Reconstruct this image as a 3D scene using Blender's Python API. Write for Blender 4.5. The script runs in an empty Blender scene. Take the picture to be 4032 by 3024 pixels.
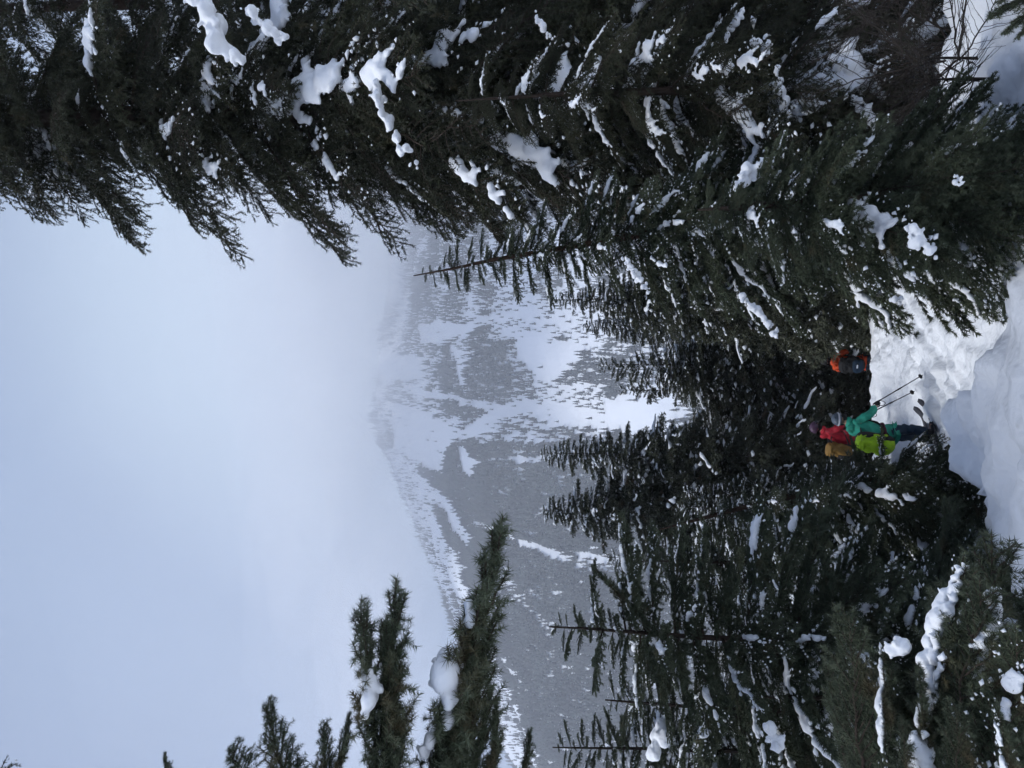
import bpy, bmesh, math, random
import numpy as np
from mathutils import Vector, Matrix, Euler

SC = bpy.context.scene
COL = SC.collection
R = math.radians

# ------------------------------------------------------------------ camera
F_PX, PITCH = 3030.0, R(5.0)
_c, _s = math.cos(PITCH), math.sin(PITCH)
CAM_X, CAM_Y, CAM_F = np.array([0, _s, -_c]), np.array([1.0, 0, 0]), np.array([0, _c, _s])
cam_d = bpy.data.cameras.new('camera')
cam = bpy.data.objects.new('camera', cam_d); COL.objects.link(cam)
cam_d.sensor_width = 36.0; cam_d.lens = F_PX / 4032.0 * 36.0
cam_d.clip_start = 0.05; cam_d.clip_end = 20000
cam.matrix_world = Matrix(((CAM_X[0], CAM_Y[0], -CAM_F[0], 0), (CAM_X[1], CAM_Y[1], -CAM_F[1], 0),
                           (CAM_X[2], CAM_Y[2], -CAM_F[2], 0), (0, 0, 0, 1)))
SC.camera = cam
def P(x, y, d):                       # photograph pixel + depth in metres -> world point
    return d * (CAM_F + (x - 2016) / F_PX * CAM_X + (1512 - y) / F_PX * CAM_Y)
def to_px(X, Y, Z):
    d = Y * _c + Z * _s
    a = Y * CAM_X[1] + Z * CAM_X[2]
    return 2016 + a / d * F_PX, 1512 - X / d * F_PX, d

# ------------------------------------------------------------------ sky and sun
SUN_EL, SUN_AZ = R(60), R(-104)         # azimuth measured from +Y (view direction) towards +X
w = bpy.data.worlds.new('World'); SC.world = w; w.use_nodes = True
nt = w.node_tree; nt.nodes.clear()
def N(t, typ, **kw):
    n = t.nodes.new(typ)
    for k, v in kw.items(): setattr(n, k, v)
    return n
out = N(nt, 'ShaderNodeOutputWorld')
sky = N(nt, 'ShaderNodeTexSky', sky_type='NISHITA'); sky.sun_disc = False
sky.sun_elevation = SUN_EL; sky.sun_rotation = SUN_AZ; sky.air_density = 1.2; sky.dust_density = 6.0; sky.altitude = 1500
bg1 = N(nt, 'ShaderNodeBackground'); bg1.inputs['Strength'].default_value = 0.05
nt.links.new(sky.outputs[0], bg1.inputs[0])
tc = N(nt, 'ShaderNodeTexCoord')
dot = N(nt, 'ShaderNodeVectorMath', operation='DOT_PRODUCT')
ge, ga = R(16), R(9)
dot.inputs[1].default_value = (math.sin(ga) * math.cos(ge), math.cos(ga) * math.cos(ge), math.sin(ge))
nt.links.new(tc.outputs['Generated'], dot.inputs[0])
rmp = N(nt, 'ShaderNodeValToRGB'); rmp.color_ramp.interpolation = 'EASE'
e = rmp.color_ramp.elements
e[0].position = 0.70; e[0].color = (0.150, 0.198, 0.310, 1)
e[1].position = 1.0; e[1].color = (0.40, 0.49, 0.58, 1)
m = e.new(0.90); m.color = (0.185, 0.245, 0.355, 1)
nt.links.new(dot.outputs['Value'], rmp.inputs[0])
nz = N(nt, 'ShaderNodeTexNoise'); nz.inputs['Scale'].default_value = 2.2; nz.inputs['Detail'].default_value = 3
nt.links.new(tc.outputs['Generated'], nz.inputs['Vector'])
mr = N(nt, 'ShaderNodeMapRange'); mr.inputs[1].default_value = .3; mr.inputs[2].default_value = .7
mr.inputs[3].default_value = 0.92; mr.inputs[4].default_value = 1.08
nt.links.new(nz.outputs[0], mr.inputs[0])
bg2 = N(nt, 'ShaderNodeBackground')
nt.links.new(rmp.outputs[0], bg2.inputs[0]); nt.links.new(mr.outputs[0], bg2.inputs[1])
mx = N(nt, 'ShaderNodeMixShader'); mx.inputs[0].default_value = 0.88
nt.links.new(bg1.outputs[0], mx.inputs[1]); nt.links.new(bg2.outputs[0], mx.inputs[2])
nt.links.new(mx.outputs[0], out.inputs[0])

sd = bpy.data.lights.new('sun', 'SUN'); sd.energy = 1.5; sd.angle = R(25); sd.color = (1.0, 0.995, 0.985)
so = bpy.data.objects.new('sun', sd); COL.objects.link(so)
so.rotation_euler = Vector((math.sin(SUN_AZ) * math.cos(SUN_EL), math.cos(SUN_AZ) * math.cos(SUN_EL), math.sin(SUN_EL))).to_track_quat('Z', 'Y').to_euler()

SC.view_settings.view_transform = 'Standard'; SC.view_settings.look = 'None'
SC.view_settings.gamma = 1.0; SC.view_settings.use_curve_mapping = False
SC.view_settings.exposure = 0.85
cy = SC.cycles
cy.use_adaptive_sampling = True; cy.adaptive_threshold = .04; cy.use_light_tree = False
cy.max_bounces = 12; cy.diffuse_bounces = 2; cy.glossy_bounces = 2; cy.transmission_bounces = 2
cy.volume_bounces = 12; cy.transparent_max_bounces = 8; cy.caustics_reflective = False; cy.caustics_refractive = False

# ------------------------------------------------------------------ materials
def new_mat(name):
    m = bpy.data.materials.new(name); m.use_nodes = True
    t = m.node_tree; b = t.nodes['Principled BSDF']
    return m, t, b
def mat_plain(name, col, rough=.7, noise=0.0, scale=8, bump=0.0, metallic=0.0, spec=.3):
    m, t, b = new_mat(name)
    b.inputs['Base Color'].default_value = (*col, 1); b.inputs['Roughness'].default_value = rough
    b.inputs['Metallic'].default_value = metallic; b.inputs['Specular IOR Level'].default_value = spec
    if noise or bump:
        tc = N(t, 'ShaderNodeTexCoord'); n = N(t, 'ShaderNodeTexNoise'); n.inputs['Scale'].default_value = scale; n.inputs['Detail'].default_value = 4
        t.links.new(tc.outputs['Object'], n.inputs['Vector'])
        if noise:
            r = N(t, 'ShaderNodeMapRange'); r.inputs[1].default_value = .25; r.inputs[2].default_value = .75
            r.inputs[3].default_value = 1 - noise; r.inputs[4].default_value = 1 + noise
            h = N(t, 'ShaderNodeMix', data_type='RGBA', blend_type='MULTIPLY'); h.inputs[0].default_value = 1
            h.inputs[6].default_value = (*col, 1)
            t.links.new(n.outputs[0], r.inputs[0]); t.links.new(r.outputs[0], h.inputs[7]); t.links.new(h.outputs[2], b.inputs['Base Color'])
        if bump:
            bp = N(t, 'ShaderNodeBump'); bp.inputs['Strength'].default_value = bump; bp.inputs['Distance'].default_value = .02
            t.links.new(n.outputs[0], bp.inputs['Height']); t.links.new(bp.outputs[0], b.inputs['Normal'])
    return m
def mat_needles(name, dark, light, brown):
    m, t, b = new_mat(name)
    b.inputs['Roughness'].default_value = .55; b.inputs['Specular IOR Level'].default_value = .25
    oi = N(t, 'ShaderNodeObjectInfo'); tc = N(t, 'ShaderNodeTexCoord')
    n = N(t, 'ShaderNodeTexNoise'); n.inputs['Scale'].default_value = 5; n.inputs['Detail'].default_value = 3
    t.links.new(tc.outputs['Object'], n.inputs['Vector'])
    r = N(t, 'ShaderNodeMapRange'); r.inputs[1].default_value = .3; r.inputs[2].default_value = .7
    t.links.new(n.outputs[0], r.inputs[0])
    ad = N(t, 'ShaderNodeMath', operation='MULTIPLY_ADD'); ad.inputs[1].default_value = .6; ad.inputs[2].default_value = -.25
    t.links.new(oi.outputs['Random'], ad.inputs[0])
    a2 = N(t, 'ShaderNodeMath', operation='ADD', use_clamp=True); t.links.new(r.outputs[0], a2.inputs[0]); t.links.new(ad.outputs[0], a2.inputs[1])
    x = N(t, 'ShaderNodeMix', data_type='RGBA'); x.inputs[6].default_value = (*dark, 1); x.inputs[7].default_value = (*light, 1)
    t.links.new(a2.outputs[0], x.inputs[0])
    n2 = N(t, 'ShaderNodeTexNoise'); n2.inputs['Scale'].default_value = 2.3; n2.inputs['Detail'].default_value = 5
    t.links.new(tc.outputs['Object'], n2.inputs['Vector'])
    r2 = N(t, 'ShaderNodeMapRange'); r2.inputs[1].default_value = .6; r2.inputs[2].default_value = .72; r2.inputs[4].default_value = .8
    t.links.new(n2.outputs[0], r2.inputs[0])
    y = N(t, 'ShaderNodeMix', data_type='RGBA'); y.inputs[7].default_value = (*brown, 1)
    t.links.new(r2.outputs[0], y.inputs[0]); t.links.new(x.outputs[2], y.inputs[6])
    t.links.new(y.outputs[2], b.inputs['Base Color'])
    return m
def mat_snow(name, s1, s2, b1, b2, dist):
    m, t, b = new_mat(name)
    b.inputs['Base Color'].default_value = (0.87, 0.895, 0.93, 1); b.inputs['Roughness'].default_value = .65
    b.inputs['Specular IOR Level'].default_value = .2
    tc = N(t, 'ShaderNodeTexCoord')
    a = N(t, 'ShaderNodeTexNoise'); a.inputs['Scale'].default_value = s1; a.inputs['Detail'].default_value = 3; a.inputs['Roughness'].default_value = .5
    c = N(t, 'ShaderNodeTexNoise'); c.inputs['Scale'].default_value = s2; c.inputs['Detail'].default_value = 3
    for q in (a, c): t.links.new(tc.outputs['Object'], q.inputs['Vector'])
    p1 = N(t, 'ShaderNodeBump'); p1.inputs['Strength'].default_value = b1; p1.inputs['Distance'].default_value = dist
    p2 = N(t, 'ShaderNodeBump'); p2.inputs['Strength'].default_value = b2; p2.inputs['Distance'].default_value = dist * .2
    t.links.new(a.outputs[0], p1.inputs['Height']); t.links.new(c.outputs[0], p2.inputs['Height'])
    t.links.new(p1.outputs[0], p2.inputs['Normal']); t.links.new(p2.outputs[0], b.inputs['Normal'])
    return m
M = {}
M['snow_ground'] = mat_snow('ground_snow', 3.0, 16, .8, .35, .12)
M['snow'] = mat_snow('branch_snow', 9.0, 60, .5, .35, .03)
M['far_snow'] = mat_snow('mountain_snow', .03, .2, .3, .2, 4.0)
M['bark'] = mat_plain('bark', (.045, .032, .025), .9, .45, 25, .6)
M['bark_red'] = mat_plain('bark_reddish', (.062, .038, .026), .9, .45, 25, .6)
M['twig'] = mat_plain('dead_twig', (.030, .024, .020), .9, .3, 20)
M['hemlock'] = mat_needles('hemlock_needles', (.018, .022, .013), (.056, .062, .034), (.080, .056, .026))
M['fir'] = mat_needles('fir_needles', (.036, .048, .028), (.100, .120, .074), (.095, .072, .036))
M['midfir'] = mat_needles('distant_needles', (.036, .043, .028), (.084, .092, .060), (.100, .068, .042))
M['farfir'] = mat_plain('far_forest_needles', (.030, .039, .034), .9, .75, .035)

# ------------------------------------------------------------------ helpers
def link(name, data, parent=None, mat=None):
    o = bpy.data.objects.new(name, data); COL.objects.link(o)
    if parent is not None: o.parent = parent
    if mat is not None and data is not None and not data.materials: data.materials.append(mat)
    return o
def tag(o, label=None, cat=None, group=None, kind=None):
    if label: o['label'] = label
    if cat: o['category'] = cat
    if group: o['group'] = group
    if kind: o['kind'] = kind
    return o
def empty(name, loc=(0, 0, 0)):
    o = bpy.data.objects.new(name, None); COL.objects.link(o); o.location = loc
    o.empty_display_size = .1
    return o
def mesh_np(name, V, Fc, mats, midx=None, smooth=False):
    """V (n,3); Fc (m,3) or (m,4) int array, or a list of such arrays."""
    me = bpy.data.meshes.new(name)
    fl = Fc if isinstance(Fc, list) else [Fc]
    fl = [np.asarray(f, dtype=np.int32) for f in fl if len(f)]
    nv = len(V); me.vertices.add(nv); me.vertices.foreach_set('co', np.asarray(V, dtype=np.float32).ravel())
    idx = np.concatenate([f.ravel() for f in fl]); tot = np.concatenate([np.full(len(f), f.shape[1], dtype=np.int32) for f in fl])
    me.loops.add(len(idx)); me.loops.foreach_set('vertex_index', idx)
    me.polygons.add(len(tot)); st = np.concatenate([[0], np.cumsum(tot)[:-1]]).astype(np.int32)
    me.polygons.foreach_set('loop_start', st)
    try: me.polygons.foreach_set('loop_total', tot)
    except Exception: pass
    for m in mats: me.materials.append(m)
    if midx is not None: me.polygons.foreach_set('material_index', np.asarray(midx, dtype=np.int32))
    if smooth: me.polygons.foreach_set('use_smooth', np.ones(len(tot), dtype=bool))
    me.update(calc_edges=True); me.validate()
    return me
_rs = np.random.RandomState(7); _tab = _rs.rand(256, 256)
def vnoise(x, y):
    xi = np.floor(x).astype(int); yi = np.floor(y).astype(int); fx = x - xi; fy = y - yi
    fx = fx * fx * (3 - 2 * fx); fy = fy * fy * (3 - 2 * fy)
    a = _tab[xi % 256, yi % 256]; b = _tab[(xi + 1) % 256, yi % 256]; c = _tab[xi % 256, (yi + 1) % 256]; d = _tab[(xi + 1) % 256, (yi + 1) % 256]
    return (a * (1 - fx) + b * fx) * (1 - fy) + (c * (1 - fx) + d * fx) * fy
def fbm(x, y, o=4):
    v = 0; a = .5
    for i in range(o): v = v + a * (vnoise(x + 17.3 * i, y + 9.1 * i) - .5); x = x * 2.03; y = y * 2.03; a *= .5
    return v
def sstep(a, b, x):
    t = np.clip((x - a) / (b - a), 0, 1); return t * t * (3 - 2 * t)
def grid_faces(nx, ny):
    i = np.arange(nx - 1)[:, None]; j = np.arange(ny - 1)[None, :]
    a = (i * ny + j).ravel(); return np.stack([a, a + ny, a + ny + 1, a + 1], 1)
def tube_np(pts, rad, k=6, phase=0.0):
    pts = np.asarray(pts, float); n = len(pts); rad = np.broadcast_to(rad, (n,))
    t = np.gradient(pts, axis=0); t /= np.linalg.norm(t, axis=1)[:, None] + 1e-9
    ref = np.where(np.abs(t[:, 2:3]) < .9, np.array([[0, 0, 1.0]]), np.array([[1.0, 0, 0]]))
    u = np.cross(t, ref); u /= np.linalg.norm(u, axis=1)[:, None] + 1e-9; v = np.cross(t, u)
    a = phase + np.arange(k) * 2 * np.pi / k
    V = pts[:, None, :] + rad[:, None, None] * (np.cos(a)[None, :, None] * u[:, None, :] + np.sin(a)[None, :, None] * v[:, None, :])
    i = np.arange(n - 1)[:, None]; j = np.arange(k)[None, :]
    q = np.stack([(i * k + j), (i * k + (j + 1) % k), ((i + 1) * k + (j + 1) % k), ((i + 1) * k + j)], -1).reshape(-1, 4)
    return V.reshape(-1, 3), q

# ------------------------------------------------------------------ the ground
_lx = np.array([-30, -6, -2.6, -1.5, -1.05, -.82, -.70, -.2, -.08, .02, .45, .56, .75, 1.2, 2.0, 4, 30])
_ly = np.array([3.6, 3.6, 3.8, 4.4, 5.3, 6.3, 6.75, 6.70, 6.45, 5.75, 5.60, 5.85, 6.2, 6.6, 6.4, 6.9, 7.0])
_ty = np.array([-10, 0, 6, 8, 10.5, 15, 18.5, 21.8, 24, 28, 60, 400, 560, 700, 900])
_tz = np.array([-2.6, -3.0, -4.6, -5.15, -5.75, -6.82, -7.45, -7.9, -9.3, -11.2, -20, -108, -118, -125, -130])
def ground(X, Y):
    X = np.asarray(X, float); Y = np.asarray(Y, float)
    near = -1.62 - .20 * Y - .025 * np.maximum(np.abs(X) - 3, 0)
    trail = np.interp(Y, _ty, _tz)
    bank = -1.70 - .292 * Y + .05 * (X + 1)
    kb = (1 - sstep(-1.25, -.75, X)) * (1 - sstep(10.5, 12.5, Y))
    trail = trail * (1 - kb) + bank * kb
    bank2 = -1.78 - .262 * Y
    kc = sstep(1.3, 2.1, X) * (1 - sstep(10.5, 13.5, Y))
    trail = trail * (1 - kc) + bank2 * kc
    rag = 1.3 * fbm(X * 2.3, Y * .3 + 4, 5) + .3 * fbm(X * 11, Y * 2, 3)
    lip = np.interp(X, _lx, _ly) + rag * .75
    k = sstep(-.03, .42, Y - lip)
    z = near * (1 - k) + np.minimum(trail, near - .22) * k
    z = z + np.where(Y > 25, .0, 0) + sstep(26, 60, Y) * 3.0 * fbm(X * .06, Y * .06)
    lump = .26 * fbm(X * 1.1 + 3, Y * 1.1, 4) + .17 * fbm(X * 3.6, Y * 3.0, 4) + .085 * fbm(X * 8.5 + 1, Y * 6.0, 3)
    trodden = sstep(7.5, 9.5, Y) * (1 - sstep(21, 26, Y))
    z = z + lump * (.55 + .75 * trodden) - .30 * trodden * np.abs(fbm(X * 2.6 + 8, Y * 2.0 + 5, 3)) - .05 * (1 - sstep(8, 10, Y)) * sstep(.06, .16, fbm(X * 2.7 + 21, Y * 3.4, 4)) - .035 * (1 - sstep(8, 10, Y)) * sstep(.08, .15, fbm(X * 6.5 + 1, Y * 7.5 + 9, 3)) - .42 * (1 - trodden) * np.abs(fbm(X * 1.5 + 2, Y * 2.4 + 5, 4)) * (1 - sstep(30, 50, Y))
    # ski tracks running across the trail away from the standing skier
    for off, wd, dp in ((0.0, .075, .13), (.42, .075, .11), (1.05, .09, .07), (1.5, .09, .06)):
        yy = 15.1 + 2.1 * (X + 0.75) - off * 2.0
        z = z - dp * np.exp(-((Y - yy) / (wd * 2.3)) ** 2) * sstep(-1.6, -1.0, X) * (1 - sstep(3.2, 4.2, X))
    # mound of the far edge of the trail
    z = z + .22 * np.exp(-(((Y - 20.5) / .5) ** 2 + ((X - .35) / .5) ** 2))
    return z
gx = np.unique(np.concatenate([-np.geomspace(6, 1500, 45), np.arange(-6, 6.01, .07), np.geomspace(6, 1500, 45)]))
gy = np.unique(np.concatenate([np.linspace(-40, 1.2, 14), np.arange(1.2, 24.01, .065), np.geomspace(24, 720, 60)]))
GX, GY = np.meshgrid(gx, gy, indexing='ij'); GZ = ground(GX, GY)
gm = mesh_np('snow_ground', np.stack([GX, GY, GZ], -1).reshape(-1, 3), grid_faces(len(gx), len(gy)), [M['snow_ground']], smooth=True)
tag(link('ground', gm), kind='structure')
def gz(x, y): return float(ground(np.array([x]), np.array([y]))[0])

# ------------------------------------------------------------------ the mountain across the valley
_cx = np.array([-1600, -1000, -748, -489, -330, -164, -68, 40, 192, 400, 700, 1600])
_cz = np.array([-20, 60, 116, 223, 285, 360, 412, 405, 385, 395, 435, 520])
def mountain_h(X, Y):
    zc = np.interp(X, _cx, _cz); yc = 1500 + 60 * np.sin(X / 260.0)
    toe = 640 + 40 * np.sin(X / 170.0 + 1)
    t = (Y - toe) / (yc - toe)
    up = -122 + (zc + 122) * (np.clip(t, 0, 1) ** 1.12)
    z = np.where(t <= 1, up, zc - (Y - yc) * .7)
    mid = np.exp(-((t - .45) / .33) ** 2)
    z = z + 55 * mid * np.exp(-((X + 330) / 190) ** 2) + 30 * mid * np.exp(-((X - 190) / 90) ** 2)
    gxl = -60 + 40 * np.sin(Y / 140.0)
    z = z - 38 * mid * np.exp(-((X - gxl) / 48) ** 2)
    z = z + (70 * fbm(X / 190, Y / 190, 5)) * sstep(0, .15, t) * (1 - .6 * sstep(.85, 1.0, t))
    return z
mxs = np.arange(-1500, 1501, 14.0); mys = np.arange(560, 2101, 13.0)
MX, MY = np.meshgrid(mxs, mys, indexing='ij'); MZ = mountain_h(MX, MY)
tag(link('mountain', mesh_np('mountain', np.stack([MX, MY, MZ], -1).reshape(-1, 3), grid_faces(len(mxs), len(mys)), [M['far_snow']], smooth=True)), kind='structure')

def seg_dist(px, py, pts):
    d = np.full(px.shape, 1e9)
    for (x0, y0), (x1, y1) in zip(pts[:-1], pts[1:]):
        vx, vy = x1 - x0, y1 - y0; t = np.clip(((px - x0) * vx + (py - y0) * vy) / (vx * vx + vy * vy), 0, 1)
        d = np.minimum(d, np.hypot(px - x0 - t * vx, py - y0 - t * vy))
    return d
def in_poly(px, py, pts):
    c = np.zeros(px.shape, bool); n = len(pts)
    for i in range(n):
        x0, y0 = pts[i]; x1, y1 = pts[(i + 1) % n]
        c ^= ((y0 > py) != (y1 > py)) & (px < (x1 - x0) * (py - y0) / (y1 - y0 + 1e-9) + x0)
    return c
def forest_cover(px, py, X, Y):
    """How closely the conifers stand on the slope at a spot (0 open snow .. 1 closed wood)."""
    wx = px + 26 * fbm(X / 28, Y / 28, 3); wy = py + 34 * fbm(X / 28 + 50, Y / 28, 3)
    cov = np.where(wy > 1745, np.where(fbm(X / 34, Y / 80 + 31, 4) > .17, .55, 1.0), .60 + 1.5 * fbm(X / 60, Y / 45, 4))
    cov = np.where((wy > 1430) & (wy < 1640) & (wx > 1760) & (wx < 2020), .95, cov)
    cov = np.where((wy > 1380) & (wy < 1520) & (wx > 2230) & (wx < 2520), .85 , cov)
    cov = np.where((wy > 1340) & (wy < 1480) & (wx > 1880) & (wx < 2000), .97, cov)
    cov = np.where((wy > 1560) & (wy < 1735) & (wx > 2000) & (wx < 2350), .50, cov)
    cov = np.where((wy > 1180) & (wy < 1330) & (wx > 1950) & (wx < 2350), .33, cov)
    cov = np.where((wy > 1510) & (wy < 1640) & (wx > 2120) & (wx < 2400), .42, cov)
    left = wy > 1760
    cov = np.where(left & (wx < 1640 + .42 * (wy - 1800)), .30 + 1.2 * fbm(X / 50, Y / 30, 3), cov)
    for poly in ([(2035, 1340), (2060, 1310), (2180, 1320), (2300, 1370), (2290, 1430), (2200, 1500), (2120, 1490), (2090, 1440), (2030, 1420)],
                 [(1660, 1285), (1720, 1265), (1790, 1275), (1880, 1280), (1870, 1310), (1790, 1330), (1700, 1365), (1665, 1340)],
                 [(1540, 1580), (1700, 1620), (1800, 1690), (1780, 1760), (1750, 1860), (1680, 1840), (1560, 1770)],
                 [(1800, 1750), (1850, 1760), (1890, 1830), (1870, 1885), (1820, 1870)],
                 [(2380, 1560), (2640, 1540), (2640, 1740), (2400, 1690)],
                 [(1500, 1380), (1700, 1400), (1640, 1500), (1500, 1500)]):
        cov = np.where(in_poly(wx, wy, poly), .02, cov)
    for pts, wd, lo in (([(1607, 1530), (1844, 1578), (1993, 1612)], 15, .05), ([(1830, 1714), (1993, 1612), (2081, 1598)], 24, .03),
                        ([(2081, 1598), (2217, 1632), (2386, 1659), (2556, 1646)], 34, .04), ([(1783, 1375), (1815, 1420), (1824, 1510)], 15, .05),
                        ([(1672, 1900), (1787, 2008), (1845, 2124)], 26, .06), ([(1690, 2030), (1766, 2204), (1845, 2392), (1880, 2500)], 17, .1),
                        ([(1885, 1815), (2217, 1802), (2353, 1829)], 9, .1), ([(1900, 1270), (2030, 1240), (2100, 1230)], 22, .08),
                        ([(1874, 2045), (2019, 2117), (2133, 2163), (2265, 2203), (2371, 2197), (2464, 2236)], 15, .25), ([(2250, 2195), (2440, 2225)], 34, .55),
                        ([(1954, 2551), (2048, 2681), (2077, 2913), (2180, 3010)], 9, .1)):
        cov = np.where(seg_dist(wx, wy, pts) < wd, lo, cov)
    return cov
def far_forest():
    rng = np.random.RandomState(3)
    st = 5.3
    xs = np.arange(-1080, 960, st); ys = np.arange(600, 1640, st)
    X, Y = np.meshgrid(xs, ys); X = X.ravel() + rng.uniform(-.5, .5, X.size) * st; Y = Y.ravel() + rng.uniform(-.5, .5, Y.size) * st
    Z = mountain_h(X, Y); px, py, d = to_px(X, Y, Z)
    ok = (px > 1250) & (px < 3000) & (py > -300) & (py < 3400)
    cov = forest_cover(px, py, X, Y)
    keep = ok & (rng.rand(X.size) < cov)
    X, Y, Z, cov = X[keep], Y[keep], Z[keep], cov[keep]
    n = len(X); H = (7 + 7.5 * rng.rand(n)) * np.where(cov < .5, .62, 1.0); Rr = H * rng.uniform(.17, .25, n) * np.where(cov > .9, np.where(cov > .99, 1.95, 1.45), 1.0)
    V = []; Fa = []; k = 5; base = 0
    ang = rng.rand(n) * 6.28
    for (z0, z1, r0) in ((.04, .55, 1.0), (.36, .80, .70), (.64, 1.04, .42)):
        a = ang[:, None] + np.arange(k)[None] * 2 * np.pi / k + rng.uniform(-.25, .25, (n, k))
        rr = Rr[:, None] * r0 * rng.uniform(.65, 1.25, (n, k))
        ring = np.stack([X[:, None] + rr * np.cos(a), Y[:, None] + rr * np.sin(a), Z[:, None] + H[:, None] * (z0 + rng.uniform(-.05, .05, (n, k)))], -1)
        top = np.stack([X, Y, Z + H * z1], -1)[:, None, :]
        V.append(np.concatenate([ring, top], 1).reshape(-1, 3))
        i = base + np.arange(n)[:, None] * (k + 1); j = np.arange(k)[None]
        Fa.append(np.stack([i + j, i + (j + 1) % k, i + k + 0 * j], -1).reshape(-1, 3)); base += n * (k + 1)
    me = mesh_np('far_forest', np.concatenate(V), np.concatenate(Fa), [M['farfir']])
    tag(link('forest', me), 'grey conifer forest covering the far mountainside in patches between snowy gullies', 'forest', kind='stuff')
    print('far trees', n)
far_forest()

# ------------------------------------------------------------------ haze and the cloud that caps the mountain
def box_mesh(name, lo, hi):
    V = [(x, y, z) for x in (lo[0], hi[0]) for y in (lo[1], hi[1]) for z in (lo[2], hi[2])]
    return mesh_np(name, np.array(V, float), np.array([[0, 1, 3, 2], [4, 6, 7, 5], [0, 4, 5, 1], [2, 3, 7, 6], [0, 2, 6, 4], [1, 5, 7, 3]]), [])
def mat_volume(name, col, dens, aniso=0.0):
    m = bpy.data.materials.new(name); m.use_nodes = True; t = m.node_tree; t.nodes.clear()
    o = N(t, 'ShaderNodeOutputMaterial'); v = N(t, 'ShaderNodeVolumePrincipled')
    v.inputs['Color'].default_value = (*col, 1); v.inputs['Density'].default_value = dens; v.inputs['Anisotropy'].default_value = aniso
    t.links.new(v.outputs[0], o.inputs['Volume'])
    return m
HAZE = 0.00035
tag(link('haze', box_mesh('haze', (-1700, -60, -160), (1700, 2200, 860)), None, mat_volume('haze', (.93, .95, 1.0), HAZE)), kind='stuff')
def blob(name, c, r, amp, seed, res=4):
    bm = bmesh.new(); bmesh.ops.create_icosphere(bm, subdivisions=res, radius=1)
    rr = random.Random(seed); ox, oy = rr.uniform(0, 90), rr.uniform(0, 90)
    for v in bm.verts:
        p = v.co; f = 1 + amp * 2 * float(fbm(np.array([p.x * 1.6 + ox + p.z]), np.array([p.y * 1.6 + oy - p.z]), 3)[0])
        v.co = Vector((c[0] + p.x * r[0] * f, c[1] + p.y * r[1] * f, c[2] + p.z * r[2] * f))
    me = bpy.data.meshes.new(name); bm.to_mesh(me); bm.free()
    return me
cms = [(q, mat_volume('cloud', (1.0, 1.0, 1.0), dn, .3)) for q, dn in ((1.9, .00016), (1.45, .00034), (1.05, .0009), (.7, .0017))]
for c, r, sd, lab in (((50, 1290, 385), (440, 330, 135), 5, 'pale cloud veiling the snowy summit of the mountain'),
                      ((470, 1230, 390), (440, 330, 155), 6, 'bright cloud bank over the ridge behind the tall dark conifers'),
                      ((-430, 1430, 385), (330, 200, 100), 8, 'thin cloud drifting along the descending ridge of the mountain')):
    cl = empty('cloud', c); tag(cl, lab, 'cloud', 'clouds on the mountain', 'stuff')
    for q, cm in cms:
        link('mist_layer', blob('mist_layer', (0, 0, 0), [v * q for v in r], (.45), sd + int(q * 10)), cl, cm)

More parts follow.
